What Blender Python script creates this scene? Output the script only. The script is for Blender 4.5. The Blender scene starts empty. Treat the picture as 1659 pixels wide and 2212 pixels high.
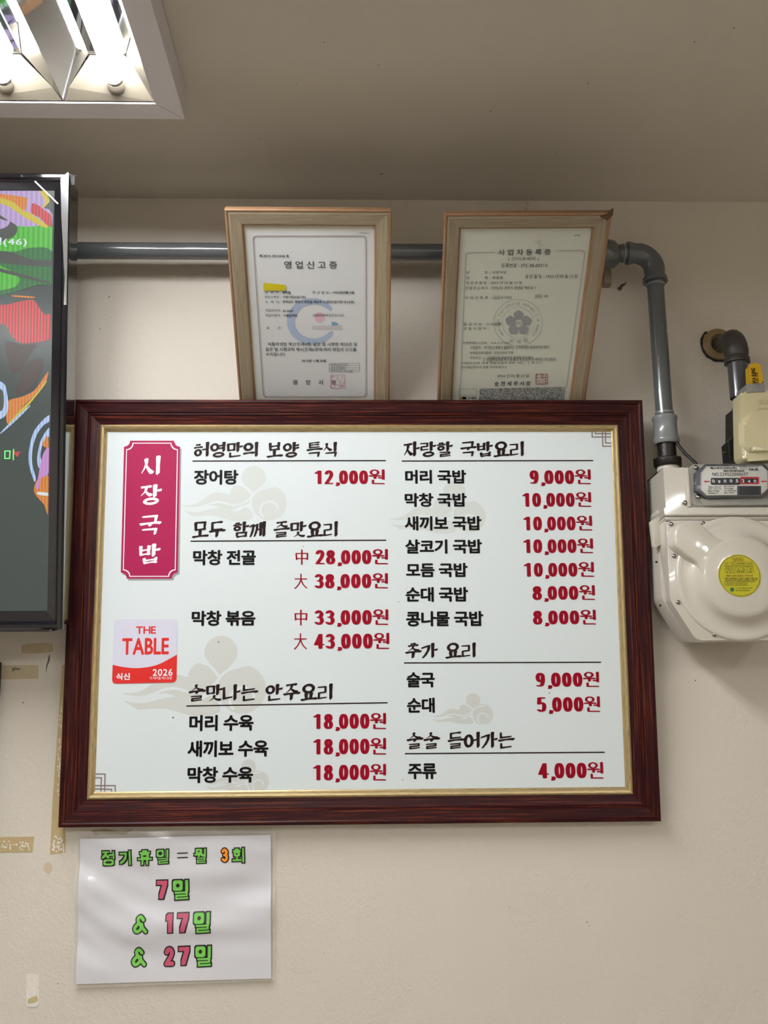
import bpy, bmesh, math, random
from math import sin, cos, pi, radians
from mathutils import Vector, Matrix
random.seed(7)
C = bpy.context.scene.collection
SC = bpy.context.scene
GZ = 1.5                                   # eye height of the photographer
ZC = GZ + 0.991                            # ceiling height
# ---------------------------------------------------------------- camera
F, PITCH, YAW, ROLL = 2134.9, 0.209186, 0.0266634, -0.00758865
CAM = Vector((0, -1.75, GZ))
_f = Vector((sin(YAW)*cos(PITCH), cos(YAW)*cos(PITCH), sin(PITCH)))
_r = Vector((cos(YAW), -sin(YAW), 0)); _u = _r.cross(_f)
RT = _r*cos(ROLL) + _u*sin(ROLL); UP = _u*cos(ROLL) - _r*sin(ROLL); FW = _f
cd = bpy.data.cameras.new('camera'); cam = bpy.data.objects.new('camera', cd); C.objects.link(cam)
cd.sensor_fit = 'HORIZONTAL'; cd.sensor_width = 36; cd.lens = F/1659*36; cd.clip_start = 0.05
M = Matrix((RT, UP, -FW)).transposed().to_4x4(); M.translation = CAM; cam.matrix_world = M
SC.camera = cam
# ---------------------------------------------------------------- world, lights, exposure
w = bpy.data.worlds.new('world'); SC.world = w; w.use_nodes = True
w.node_tree.nodes['Background'].inputs[0].default_value = (0.8, 0.85, 0.9, 1)
w.node_tree.nodes['Background'].inputs[1].default_value = 0.01
SC.view_settings.view_transform = 'Standard'; SC.view_settings.look = 'None'
SC.view_settings.gamma = 1; SC.view_settings.use_curve_mapping = False
SC.view_settings.exposure = 0.0
SC.cycles.use_denoising = True
SC.cycles.max_bounces = 8; SC.cycles.caustics_reflective = True; SC.cycles.sample_clamp_indirect = 6; SC.cycles.caustics_refractive = False
TUBE_E = 104.0                             # glow of a fluorescent tube; the tubes are the only lamps of the room
# real fittings: the one in view, then the rest of the room behind the photographer
LAMPS = [(-0.454, -0.336, 0.62), (-0.35, -2.6, 1.6), (1.35, -2.6, 1.4), (-1.6, -2.9, 1.0), (0.4, -4.3, 1.0)]

# ---------------------------------------------------------------- helpers
def ray(px, py): return FW + RT*((px-829.5)/F) - UP*((py-1106)/F)
def at(px, py, y):
    q = ray(px, py); return CAM + q*((1.75+y)/q.y)
def hexc(h, a=1):
    h = h.lstrip('#'); v = [int(h[i:i+2], 16)/255 for i in (0, 2, 4)]
    return tuple(x/12.92 if x <= .04045 else ((x+.055)/1.055)**2.4 for x in v)+(a,)
MC = {}
def mat(name, col, rough=.5, metal=0, spec=.5, bump=0, bscale=200, var=0, vscale=6, coat=0, emit=0, stretch=None, trans=0, alpha=1, ior=1.45):
    if name in MC: return MC[name]
    m = bpy.data.materials.new(name); MC[name] = m; m.use_nodes = True; nt = m.node_tree; N = nt.nodes; L = nt.links
    b = N['Principled BSDF']; I = b.inputs; col = hexc(col) if isinstance(col, str) else col
    I['Base Color'].default_value = col; I['Roughness'].default_value = rough; I['Metallic'].default_value = metal
    I['Specular IOR Level'].default_value = spec; I['Coat Weight'].default_value = coat; I['Coat Roughness'].default_value = .05
    I['Transmission Weight'].default_value = trans; I['Alpha'].default_value = alpha; I['IOR'].default_value = ior
    if emit: I['Emission Color'].default_value = col; I['Emission Strength'].default_value = emit
    if bump or var:
        tc = N.new('ShaderNodeTexCoord'); mp = N.new('ShaderNodeMapping'); L.new(tc.outputs['Object'], mp.inputs[0])
        if stretch: mp.inputs['Scale'].default_value = stretch
    if bump:
        n = N.new('ShaderNodeTexNoise'); n.inputs['Scale'].default_value = bscale; n.inputs['Detail'].default_value = 4
        L.new(mp.outputs[0], n.inputs['Vector']); bp = N.new('ShaderNodeBump'); bp.inputs['Strength'].default_value = bump
        bp.inputs['Distance'].default_value = .002; L.new(n.outputs[0], bp.inputs['Height']); L.new(bp.outputs[0], I['Normal'])
    if var:
        n = N.new('ShaderNodeTexNoise'); n.inputs['Scale'].default_value = vscale; n.inputs['Detail'].default_value = 6
        L.new(mp.outputs[0], n.inputs['Vector']); mx = N.new('ShaderNodeMix'); mx.data_type = 'RGBA'
        mx.inputs[6].default_value = tuple(c*(1-var) for c in col[:3])+(1,); mx.inputs[7].default_value = tuple(min(1, c*(1+var)) for c in col[:3])+(1,)
        L.new(n.outputs[0], mx.inputs[0]); L.new(mx.outputs[2], I['Base Color'])
    return m
def grain(name, base, streak, sc=(4, 260, 260), lo=.52, hi=.66, rough=.3, coat=.3, wob=0):
    m = mat(name, base, rough, coat=coat); nt = m.node_tree; N = nt.nodes; L = nt.links; b = N['Principled BSDF']
    tc = N.new('ShaderNodeTexCoord'); mp = N.new('ShaderNodeMapping'); mp.inputs['Scale'].default_value = sc
    L.new(tc.outputs['Object'], mp.inputs[0]); n = N.new('ShaderNodeTexNoise'); n.inputs['Scale'].default_value = 1
    n.inputs['Detail'].default_value = 5; n.inputs['Roughness'].default_value = .65; n.inputs['Distortion'].default_value = wob
    L.new(mp.outputs[0], n.inputs['Vector']); r = N.new('ShaderNodeValToRGB')
    r.color_ramp.elements[0].position = lo; r.color_ramp.elements[0].color = hexc(base)
    r.color_ramp.elements[1].position = hi; r.color_ramp.elements[1].color = hexc(streak)
    L.new(n.outputs[0], r.inputs[0]); L.new(r.outputs[0], b.inputs['Base Color']); return m
def mesh(name, V, Fc, m, parent=None, smooth=False, mw=None, mi=None):
    me = bpy.data.meshes.new(name); me.from_pydata([tuple(v) for v in V], [], Fc)
    for x in (m if isinstance(m, list) else [m]): me.materials.append(x)
    if mi: me.polygons.foreach_set('material_index', mi)
    if smooth: me.polygons.foreach_set('use_smooth', [True]*len(me.polygons))
    me.update(); o = bpy.data.objects.new(name, me); C.objects.link(o)
    if parent: o.parent = parent
    if mw is not None: o.matrix_local = mw
    return o
def bmo(name, bm, m, parent=None, smooth=False, mw=None, auto=None):
    me = bpy.data.meshes.new(name); bmesh.ops.recalc_face_normals(bm, faces=bm.faces[:]); bm.to_mesh(me); bm.free()
    for x in (m if isinstance(m, list) else [m]): me.materials.append(x)
    o = bpy.data.objects.new(name, me); C.objects.link(o)
    if smooth:
        me.polygons.foreach_set('use_smooth', [True]*len(me.polygons))
        try: me.set_sharp_from_angle(angle=radians(auto or 40))
        except Exception: pass
    if parent: o.parent = parent
    if mw is not None: o.matrix_local = mw
    return o
def empty(name, label, cat, M=None, loc=(0, 0, 0), group=None, kind=None):
    o = bpy.data.objects.new(name, None); C.objects.link(o); o.empty_display_size = .05
    if M is not None: o.matrix_world = M
    else: o.location = loc
    if kind: o['kind'] = kind
    else: tag(o, label, cat, group)
    return o
def tag(o, label, cat, group=None):
    o['label'] = label; o['category'] = cat
    if group: o['group'] = group
    return o
def box(bm, x0, y0, z0, x1, y1, z1, bev=0, seg=2):
    g = bmesh.ops.create_cube(bm, size=1); vs = g['verts']
    for v in vs: v.co = Vector(((x0+x1)/2+v.co.x*(x1-x0), (y0+y1)/2+v.co.y*(y1-y0), (z0+z1)/2+v.co.z*(z1-z0)))
    if bev:
        es = list({e for v in vs for e in v.link_edges}); bmesh.ops.bevel(bm, geom=es, offset=bev, segments=seg, affect='EDGES', profile=.6)
def boxo(name, a, b, m, parent=None, bev=0, **k):
    bm = bmesh.new(); box(bm, *a, *b, bev); return bmo(name, bm, m, parent, smooth=bev > 0, **k)
def prism(pts, y0, y1, bev=0, seg=2, back=1.0, rawbm=None):
    """polygon of world (x,z) points, front at y0, extruded back to y1; front edges bevelled"""
    bm = rawbm or bmesh.new(); cx = sum(p[0] for p in pts)/len(pts); cz = sum(p[1] for p in pts)/len(pts)
    fv = [bm.verts.new((p[0], y0, p[1])) for p in pts]; bv = [bm.verts.new((cx+(p[0]-cx)*back, y1, cz+(p[1]-cz)*back)) for p in pts]
    f = bm.faces.new(fv); bm.faces.new(bv[::-1]); n = len(pts)
    for i in range(n): bm.faces.new((fv[i], bv[i], bv[(i+1) % n], fv[(i+1) % n]))
    if bev: bmesh.ops.bevel(bm, geom=list(f.edges), offset=bev, segments=seg, affect='EDGES', profile=.5)
    return bm
def pxpts(pts, y): return [(lambda q: (q.x, q.z))(at(a, b, y)) for a, b in pts]
def rnd(pts, r, n=5):
    """round the corners of a polygon by r"""
    out = []; N = len(pts)
    for i in range(N):
        p = Vector(pts[i]); a = Vector(pts[i-1])-p; b = Vector(pts[(i+1) % N])-p
        rr = min(r, a.length*.45, b.length*.45); A = p+a.normalized()*rr; B = p+b.normalized()*rr
        for k in range(n+1):
            t = k/n; out.append(tuple(A*(1-t)**2+p*2*t*(1-t)+B*t*t))
    return out
def tube(name, pts, r, m, parent=None, n=20, caps=True, radii=None):
    """round pipe along a polyline (world points)"""
    P = [Vector(p) for p in pts]; V = []; Fc = []; up = None
    for i, p in enumerate(P):
        d = ((P[min(i+1, len(P)-1)]-p).normalized() + (p-P[max(i-1, 0)]).normalized()).normalized()
        if up is None: up = d.orthogonal().normalized()
        up = (up-d*up.dot(d)).normalized(); s = d.cross(up); rr = radii[i] if radii else r
        V += [p+(up*cos(2*pi*k/n)+s*sin(2*pi*k/n))*rr for k in range(n)]
    for i in range(len(P)-1):
        for k in range(n): Fc.append((i*n+k, i*n+(k+1) % n, (i+1)*n+(k+1) % n, (i+1)*n+k))
    if caps: Fc += [tuple(range(n))[::-1], tuple((len(P)-1)*n+k for k in range(n))]
    bm = bmesh.new(); vv = [bm.verts.new(v) for v in V]
    for f in Fc:
        try: bm.faces.new([vv[i] for i in f])
        except ValueError: pass
    return bmo(name, bm, m, parent, smooth=True, auto=50)
def lathe(name, prof, m, parent=None, n=48, mw=None, sx=1, auto=35):
    """profile of (radius, height) turned about local z"""
    bm = bmesh.new(); rings = []
    for r, z in prof: rings.append([bm.verts.new((max(r, 1e-5)*cos(2*pi*k/n)*sx, max(r, 1e-5)*sin(2*pi*k/n), z)) for k in range(n)])
    for a, b in zip(rings, rings[1:]):
        for k in range(n): bm.faces.new((a[k], a[(k+1) % n], b[(k+1) % n], b[k]))
    bm.faces.new(rings[0][::-1]); bm.faces.new(rings[-1])
    return bmo(name, bm, m, parent, smooth=True, mw=mw, auto=auto)
def facing(p): return Matrix.Translation(p) @ Matrix.Rotation(pi/2, 4, 'X')     # local z looks at -y

class Plane:
    """a flat thing in the room: origin, right, up, normal towards the room"""
    def __init__(s, o, u, v):
        s.o = Vector(o); s.u = Vector(u).normalized(); v = Vector(v); v = v-s.u*v.dot(s.u); s.v = v.normalized(); s.n = s.u.cross(s.v)
    def M(s): return Matrix((s.u, s.v, s.n)).transposed().to_4x4() if False else Matrix.Translation(s.o) @ Matrix((s.u, s.v, s.n)).transposed().to_4x4()
    def uv(s, px, py, h=0):
        q = ray(px, py); t = (s.o+s.n*h-CAM).dot(s.n)/q.dot(s.n); d = CAM+q*t-s.o
        return (d.dot(s.u), d.dot(s.v))
def rect_plane(x0, z0, y0, lean, rot=0, yaw=0):
    ux = Vector((cos(yaw), sin(yaw), 0)); uz = Vector((0, -sin(lean), cos(lean))); uz = (uz-ux*uz.dot(ux)).normalized()
    return Plane((x0, y0, z0), ux*cos(rot)+uz*sin(rot), uz*cos(rot)-ux*sin(rot))

# ---------------------------------------------------------------- lettering engine
def hull2(P):
    P = sorted(set((round(a, 7), round(b, 7)) for a, b in P))
    def half(Q):
        h = []
        for p in Q:
            while len(h) > 1 and (h[-1][0]-h[-2][0])*(p[1]-h[-2][1])-(h[-1][1]-h[-2][1])*(p[0]-h[-2][0]) <= 1e-12: h.pop()
            h.append(p)
        return h[:-1]
    return half(P)+half(P[::-1])
def pen_ell(rx, ry, ang=0, n=14):
    return [(rx*cos(t)*cos(ang)-ry*sin(t)*sin(ang), rx*cos(t)*sin(ang)+ry*sin(t)*cos(ang)) for t in [2*pi*k/n for k in range(n)]]
def pen_sq(rx, ry, ch=.0): return [(rx, ry), (-rx, ry), (-rx, -ry), (rx, -ry)]
def circ(cx, cy, rx, ry, n=18, a0=90, a1=450): return [(cx+rx*cos(radians(a0+(a1-a0)*k/n)), cy+ry*sin(radians(a0+(a1-a0)*k/n))) for k in range(n+1)]
def curve(pts, n=5):
    """smooth curve through points"""
    if len(pts) < 3: return pts
    Q = [pts[0]]+list(pts)+[pts[-1]]; out = []
    for i in range(1, len(Q)-2):
        a, b, c, d = Q[i-1], Q[i], Q[i+1], Q[i+2]
        for k in range(n):
            t = k/n; out.append(tuple(.5*(2*b[j]+(c[j]-a[j])*t+(2*a[j]-5*b[j]+4*c[j]-d[j])*t*t+(3*b[j]-a[j]-3*c[j]+d[j])*t**3) for j in (0, 1)))
    return out+[tuple(pts[-1])]
CONS = 'ㄱㄲㄴㄷㄸㄹㅁㅂㅃㅅㅆㅇㅈㅉㅊㅋㅌㅍㅎ'; VOW = 'ㅏㅐㅑㅒㅓㅔㅕㅖㅗㅘㅙㅚㅛㅜㅝㅞㅟㅠㅡㅢㅣ'
FIN = ['', 'ㄱ', 'ㄲ', 'ㄳ', 'ㄴ', 'ㄵ', 'ㄶ', 'ㄷ', 'ㄹ', 'ㄺ', 'ㄻ', 'ㄼ', 'ㄽ', 'ㄾ', 'ㄿ', 'ㅀ', 'ㅁ', 'ㅂ', 'ㅄ', 'ㅅ', 'ㅆ', 'ㅇ', 'ㅈ', 'ㅊ', 'ㅋ', 'ㅌ', 'ㅍ', 'ㅎ']
# strokes: (kind, points) in the unit box; kinds h v (level / upright), l (left leg), r (right leg), o (ring), p (bent)
def con(j, pos, brush):
    if j == 'ㄱ':
        if pos == 'V' and brush: return [('p', [(0, .82), (.55, .95), (.95, 1), (.85, .6), (.5, .2), (.1, -.1)])]
        if pos == 'V': return [('p', [(0, 1), (1, 1), (.9, .55), (.5, .2), (.0, 0)])]
        return [('p', [(0, .95), (1, 1), (.92, 0)])]
    if j == 'ㄲ':
        a = con('ㄱ', pos, brush); out = []
        for k in (0, 1): out += [(q, [(x*.45+k*.55, y) for x, y in p]) for q, p in a]
        return out
    if j == 'ㄴ': return [('p', [(0, 1), (0, .05), (1, .12 if brush else 0)])]
    if j == 'ㄷ': return [('h', [(0, 1), (.95, 1)]), ('p', [(.05, 1), (.05, 0), (1, .04)])]
    if j == 'ㄸ': return con('ㄷ', pos, brush)
    if j == 'ㄹ': return [('p', [(0, 1), (.95, 1), (.93, .52), (.05, .5), (.05, 0), (1, .04)])]
    if j == 'ㅁ': return [('v', [(.05, 1), (.08, 0)]), ('p', [(.05, 1), (1, 1), (.95, 0)]), ('h', [(.05, 0), (.95, 0)])]
    if j == 'ㅂ': return [('v', [(.05, 1), (.08, 0)]), ('v', [(.95, 1), (.92, 0)]), ('h', [(.05, .5), (.95, .5)]), ('h', [(.05, 0), (.95, 0)])]
    if j == 'ㅅ': return [('l', [(.48, 1), (.42, .6), (0, 0)]), ('r', [(.46, .58), (1, .02)])]
    if j == 'ㅈ': return [('h', [(.05, 1), (.95, 1)]), ('l', [(.62, .98), (.45, .5), (0, 0)]), ('r', [(.48, .5), (1, .02)])]
    if j == 'ㅊ': return [('h', [(.35, 1), (.68, .98)]), ('h', [(.05, .74), (.95, .74)]), ('l', [(.58, .72), (.45, .4), (0, 0)]), ('r', [(.48, .4), (1, .02)])]
    if j == 'ㅋ': return con('ㄱ', pos, brush)+[('h', [(.0, .5), (.9, .55)])]
    if j == 'ㅌ': return [('h', [(0, 1), (.95, 1)]), ('h', [(.05, .52), (.9, .52)]), ('p', [(.05, 1), (.05, 0), (1, .04)])]
    if j == 'ㅍ': return [('h', [(0, 1), (1, 1)]), ('v', [(.28, 1), (.3, 0)]), ('v', [(.72, 1), (.7, 0)]), ('h', [(0, 0), (1, 0)])]
    if j == 'ㅎ': return [('h', [(.3, 1.03), (.68, 1.01)]), ('h', [(0, .76), (1, .76)]), ('o', circ(.5, .26, .38, .27))]
    return [('o', circ(.5, .5, .48, .5))]
def vow(j, pos):
    V = {'ㅣ': [('v', [(.6, 1), (.6, 0)])], 'ㅏ': [('v', [(.35, 1), (.35, 0)]), ('t', [(.35, .52), (1.05, .52)])],
         'ㅐ': [('v', [(.1, .95), (.1, .05)]), ('v', [(.95, 1), (.95, 0)]), ('t', [(.1, .52), (.95, .52)])],
         'ㅑ': [('v', [(.35, 1), (.35, 0)]), ('t', [(.35, .66), (1.05, .66)]), ('t', [(.35, .36), (1.05, .36)])],
         'ㅓ': [('v', [(.8, 1), (.8, 0)]), ('t', [(.0, .5), (.8, .53)])],
         'ㅕ': [('v', [(.8, 1), (.8, 0)]), ('t', [(.05, .68), (.8, .68)]), ('t', [(.05, .38), (.8, .38)])],
         'ㅔ': [('v', [(.35, .95), (.35, .05)]), ('v', [(.95, 1), (.95, 0)]), ('t', [(-.15, .5), (.35, .5)])],
         'ㅗ': [('v', [(.5, 1), (.5, .1)]), ('h', [(0, .05), (1, .05)])], 'ㅛ': [('v', [(.33, 1), (.36, .1)]), ('v', [(.67, 1), (.64, .1)]), ('h', [(0, .05), (1, .05)])],
         'ㅜ': [('h', [(0, .95), (1, .95)]), ('w', [(.52, .95), (.5, 0)])], 'ㅠ': [('h', [(0, .95), (1, .95)]), ('w', [(.33, .95), (.28, 0)]), ('w', [(.68, .95), (.7, 0)])],
         'ㅡ': [('h', [(0, .5), (1, .5)])]}
    return V[j]
LAY = {('V', 0): ((.0, .12, .5, .86), (.6, 0, .98, 1), None), ('H', 0): ((.16, .5, .84, 1), (0, .0, 1, .42), None), ('M', 0): ((.05, .5, .58, .96), (0, .12, .66, .4), (.72, 0, 1, 1)),
       ('V', 1): ((.02, .48, .5, .94), (.6, .36, .98, 1.0), (.2, .0, .88, .27)), ('H', 1): ((.16, .68, .84, 1), (0, .42, 1, .6), (.17, 0, .83, .27)),
       ('M', 1): ((.05, .66, .56, 1), (0, .4, .66, .58), (.7, .34, 1, 1), (.2, 0, .9, .25))}
def tr(st, b, w=1): return [(k, [(b[0]+x*(b[2]-b[0]), b[1]+y*(b[3]-b[1])) for x, y in p], w) for k, p in st]
LAYB = dict(LAY); LAYB[('V', 1)] = ((.0, .56, .52, 1), (.62, .5, 1.08, 1.0), (.12, .0, .94, .35)); LAYB[('M', 1)] = ((.12, .74, .58, 1), (0, .5, .68, .62), (.74, .46, 1.04, 1), (.2, 0, .94, .33))
def syl(ch, brush=False, block=False):
    c = ord(ch)-0xAC00; f = FIN[c % 28]; v = VOW[c//28 % 21]; i = CONS[c//588]
    if v in 'ㅗㅛㅜㅠㅡ': t = 'H'
    elif v in 'ㅘㅙㅚㅝㅞㅟㅢ': t = 'M'
    else: t = 'V'
    L = (LAYB if block else LAY)[(t, 1 if f else 0)]; hv = {'ㄹ': .72, 'ㅎ': .82, 'ㅂ': .85, 'ㄲ': .8, 'ㅌ': .75, 'ㅊ': .85}; out = tr(con(i, t if t == 'V' else 'H', brush), L[0], (hv.get(i, .95) if not f else hv.get(i, .9)*.95))
    if t == 'M':
        a, b = {'ㅘ': 'ㅗㅏ', 'ㅙ': 'ㅗㅐ', 'ㅚ': 'ㅗㅣ', 'ㅝ': 'ㅜㅓ', 'ㅞ': 'ㅜㅔ', 'ㅟ': 'ㅜㅣ', 'ㅢ': 'ㅡㅣ'}[v]
        out += tr(vow(a, 'H'), L[1])
        if v == 'ㅝ': out += tr([('v', [(.6, 1), (.6, 0)]), ('t', [(-.25, .13), (.55, .13)])], L[2])
        else: out += tr(vow(b, 'V'), L[2])
    else: out += tr(vow(v, t), L[1])
    if f: out += tr(con(f, 'F', brush), L[-1], hv.get(f, .9)*.92)
    return out
def dig(ch):
    D = {'0': [('o', circ(.5, .5, .36, .5))], '1': [('p', [(.12, .84), (.58, 1), (.58, 0)])],
         '2': [('c', curve([(.14, .78), (.3, .97), (.6, 1), (.82, .78), (.7, .5), (.35, .2), (.12, 0)])), ('h', [(.12, 0), (.88, 0)])],
         '3': [('c', curve([(.15, .85), (.45, 1), (.8, .8), (.7, .58), (.42, .52)])), ('c', curve([(.42, .52), (.75, .46), (.85, .22), (.55, 0), (.14, .12)]))],
         '4': [('p', [(.66, 0), (.66, 1), (.08, .26), (.95, .26)])],
         '5': [('p', [(.82, 1), (.25, 1), (.2, .55)]), ('c', curve([(.2, .55), (.5, .64), (.84, .5), (.8, .12), (.48, 0), (.14, .1)]))],
         '6': [('c', curve([(.75, .95), (.35, .8), (.14, .35)])), ('o', circ(.5, .3, .35, .3))], '7': [('p', [(.08, 1), (.9, 1), (.42, 0)])],
         '8': [('o', circ(.5, .76, .29, .24)), ('o', circ(.5, .26, .36, .27))],
         '9': [('o', circ(.5, .68, .34, .32)), ('c', curve([(.84, .68), (.82, .35), (.6, .05), (.2, .05)]))],
         ',': [('c', curve([(.42, .04), (.5, -.04), (.36, -.16)]))], '.': [('h', [(.4, .0), (.42, 0)])], '=': [('h', [(.1, .62), (.9, .62)]), ('h', [(.1, .38), (.9, .38)])],
         '中': [('v', [(.14, .76), (.17, .34)]), ('p', [(.14, .76), (.86, .76), (.84, .34)]), ('h', [(.15, .4), (.85, .4)]), ('v', [(.5, 1), (.5, 0)])],
         '大': [('h', [(.04, .66), (.96, .66)]), ('c', curve([(.5, 1), (.48, .6), (.3, .25), (.03, .0)])), ('c', curve([(.5, .64), (.68, .28), (.97, .02)]))],
         '&': [('c', curve([(.72, .78), (.5, 1), (.3, .85), (.42, .55), (.92, 0)])), ('c', curve([(.6, .5), (.3, .52), (.06, .25), (.2, .02), (.5, .15), (.62, .42)]))]}
    return D[ch]
def glyph(ch, style):
    """-> list of (polyline, width scale list)"""
    if ord(ch) >= 0xAC00 and ord(ch) < 0xD7A4: st = syl(ch, style == 'brush', style == 'block')
    else: st = dig(ch)
    out = []
    for e in st:
        k, p = e[0], e[1]; ww_ = e[2] if len(e) > 2 else 1
        if style != 'brush':
            if k == 'o' and style == 'block':
                xs = [a for a, b in p]; ys = [b for a, b in p]; x0, x1, y0, y1 = min(xs), max(xs), min(ys), max(ys); c = .22
                p = [(x0+(x1-x0)*a, y0+(y1-y0)*b) for a, b in ((c, 0), (1-c, 0), (1, c), (1, 1-c), (1-c, 1), (c, 1), (0, 1-c), (0, c), (c, 0))]
            out.append((p, [ww_ if style == 'plain' else (.62 if len(p) == 6 and k == 'p' else 1)]*len(p))); continue
        if k == 'h':
            (a, b), (c, d) = p; L = c-a; m = L*.1
            q = [(a-.0, b+.035), (a+m, b+.0), (a+L*.5, b+.012+m*.2), (c-m, d+.035), (c+.01, d+.012)]; w = [.5, 1.0, .68, .95, 1.05]
        elif k == 't':
            (a, b), (c, d) = p; q = [(a, b), ((a+c)/2, (b+d)/2+.01), (c, d+.02)]; w = [.75, .75, 1.0]
        elif k in 'vw':
            (a, b), (c, d) = p; q = [(a-.055, b+.03), (a+.01, b-.03), (a+(c-a)*.45, b+(d-b)*.5), (c, d+.08), (c-.035, d-.02)]; w = [.35, 1.2, .95, 1.0, .3]
            if abs(b-d) < .35: q = q[1:4]; w = [1.1, .9, .8]
        elif k == 'l': q = curve([(p[0][0]-.02, p[0][1]+.02)]+list(p[1:]), 5); w = [1.15-.95*i/(len(q)-1) for i in range(len(q))]
        elif k == 'r': (a, b), (c, d) = p; q = curve([(a, b), ((a+c)/2-.01, (b+d)/2-.03), (c, d)], 4); w = [.45+.85*i/(len(q)-1) for i in range(len(q))]
        elif k == 'o': q = p; w = [.9+.3*abs(cos(2*pi*i/(len(p)-1)-.6)) for i in range(len(p))]
        else:
            q = []; w = []
            for i, (x, y) in enumerate(p): q.append((x, y)); w.append(1.0 if 0 < i < len(p)-1 else .8)
            q[0] = (q[0][0]-.01, q[0][1]+.02); w[-1] = .75
        out.append(([(x, y+.09*(x-.5)) for x, y in q], [v*ww_ for v in w]))
    return out
ADV = {',': .34, '.': .3, ' ': .42, '=': 1, '(': .4, ')': .4, ':': .4}
def stroke_text(s, style, pen, adv=1.0, digadv=.62, gap=.14, space=.42, seq=0):
    """-> faces as polygons with x,y,z (unit: glyph height 1)"""
    polys = []; x = 0
    for ch in s:
        if ch == ' ': x += space; continue
        isd = ord(ch) < 0x3000; wd = (digadv if isd and ch != ',' else .08 if ch == ',' else adv)
        wd = 1 if ch in '=&' and isd else wd
        n = 0
        for p, w in glyph(ch, style):
            for i in range(len(p)-1):
                a, b = p[i], p[i+1]
                sc = wd if ch != ',' else .3
                P = [(x+a[0]*sc+q[0]*w[i], a[1]+q[1]*w[i]) for q in pen]+[(x+b[0]*sc+q[0]*w[i+1], b[1]+q[1]*w[i+1]) for q in pen]
                polys.append((hull2(P), n)); n += 1
        x += wd+gap
    return polys
GLYPHS = "℃㎡中大가간같개객거건게격계고골공과관광구국규그금급기께끼나남내년누는니다단담당대더도동되된될두드들듬등따또뜯라락랑량레력령로록료류를리마막만맛매머며면명모목무문물미및반발밥방백번벌범법변보볶본봉부블사산살상새생서설성세소손수숙순술스습승시식신십씨안압야양어업에여연영오옥온왕외요용우운원월위유육으은을음읍의이인일임있자작장재적전절점접정제조종주준즐증지진창책처천청추충취치칙칭코콩타탕태터테토특파판편평표품필하한할함합항해행허험형호확회휴" + ''.join(chr(i) for i in range(33, 127)) + '·³'
FONTC = {}
def load_font():
    # every character once, each on a line of its own, then cut apart by line
    c = bpy.data.curves.new('text', 'FONT'); c.size = 1; c.resolution_u = 3; c.dimensions = '2D'; c.fill_mode = 'FRONT'; c.space_line = 3
    c.body = chr(10).join(GLYPHS); o = bpy.data.objects.new('text', c); me = o.to_mesh()
    ys = 3.0; V = [tuple(v.co)[:2] for v in me.vertices]; F_ = [tuple(p.vertices) for p in me.polygons]
    for f in F_:
        k = round(-(sum(V[i][1] for i in f)/len(f)-.35)/ys); FONTC.setdefault(GLYPHS[k], []).append([(V[i][0], V[i][1]+k*ys) for i in f])
    o.to_mesh_clear(); bpy.data.objects.remove(o); bpy.data.curves.remove(c)
load_font()
def noto(s, dil=(), spacing=1.0):
    base = []; x = 0
    for ch in s:
        if ch == ' ': x += .26*spacing; continue
        G = FONTC[ch]; xs = [p[0] for f in G for p in f]
        if ord(ch) > 0x2000: adv = .92; ox = 0
        else:
            adv = max(xs)-min(xs)+.09
            if ch.isdigit(): adv = max(adv, .56)
            ox = (adv-max(xs)-min(xs))/2
        base += [[(p[0]+x+ox, p[1]) for p in f] for f in G]; x += adv*spacing
    return [([(px_+dx, py_+dy) for px_, py_ in f], n) for n, (dx, dy) in enumerate([(0, 0)]+list(dil)) for f in base]
def ring8(rx, ry, n=8): return [(rx*cos(2*pi*k/n), ry*sin(2*pi*k/n)) for k in range(n)]
def put(name, polys, parent, m, u0, v0, u1, v1, h=.0004, keep=False, step=2e-6, wob=None, label=None):
    """fit polygons into a rectangle of the parent's own plane (local x,y), as one flat lettering mesh"""
    xs = [p[0] for f, n in polys for p in f]; ys = [p[1] for f, n in polys for p in f]
    a, b, c, d = min(xs), max(xs), min(ys), max(ys); sx = (u1-u0)/max(b-a, 1e-6); sy = (v1-v0)/max(d-c, 1e-6)
    V = []; Fc = []
    for f, n in polys:
        i = len(V)
        for x, y in f:
            X, Y = u0+(x-a)*sx, v0+(y-c)*sy; V.append((X, Y, h+n*step+(wob(X, Y) if wob else 0)))
        Fc.append(tuple(range(i, i+len(f))))
    o = mesh(name, V, Fc, m, parent)
    if label: o['label'] = label
    return o
def pxrect(pl, x0, y0, x1, y1):
    xm, ym = (x0+x1)/2, (y0+y1)/2
    return pl.uv(x0, ym)[0], pl.uv(xm, y1)[1], pl.uv(x1, ym)[0], pl.uv(xm, y0)[1]
def poly_px(name, pl, pts, parent, m, h=.0002, lab=None):
    o = mesh(name, [(*pl.uv(*p), h) for p in pts], [tuple(range(len(pts)))], m, parent)
    if o.data.polygons[0].normal.z < 0: o.data.flip_normals()
    return o
def line_px(pl, pts, wd, close=False):
    q = [pl.uv(*p) for p in pts]
    if close: q.append(q[0])
    return [(hull2([(a[0]+s[0], a[1]+s[1]) for s in pen_sq(wd/2, wd/2)]+[(b[0]+s[0], b[1]+s[1]) for s in pen_sq(wd/2, wd/2)]), i) for i, (a, b) in enumerate(zip(q, q[1:]))]
def raw(name, polys, parent, m, h=.0003, step=2e-6):
    xs = [p[0] for f, n in polys for p in f]; ys = [p[1] for f, n in polys for p in f]
    return put(name, polys, parent, m, min(xs), min(ys), max(xs), max(ys), h, step=step)
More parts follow.
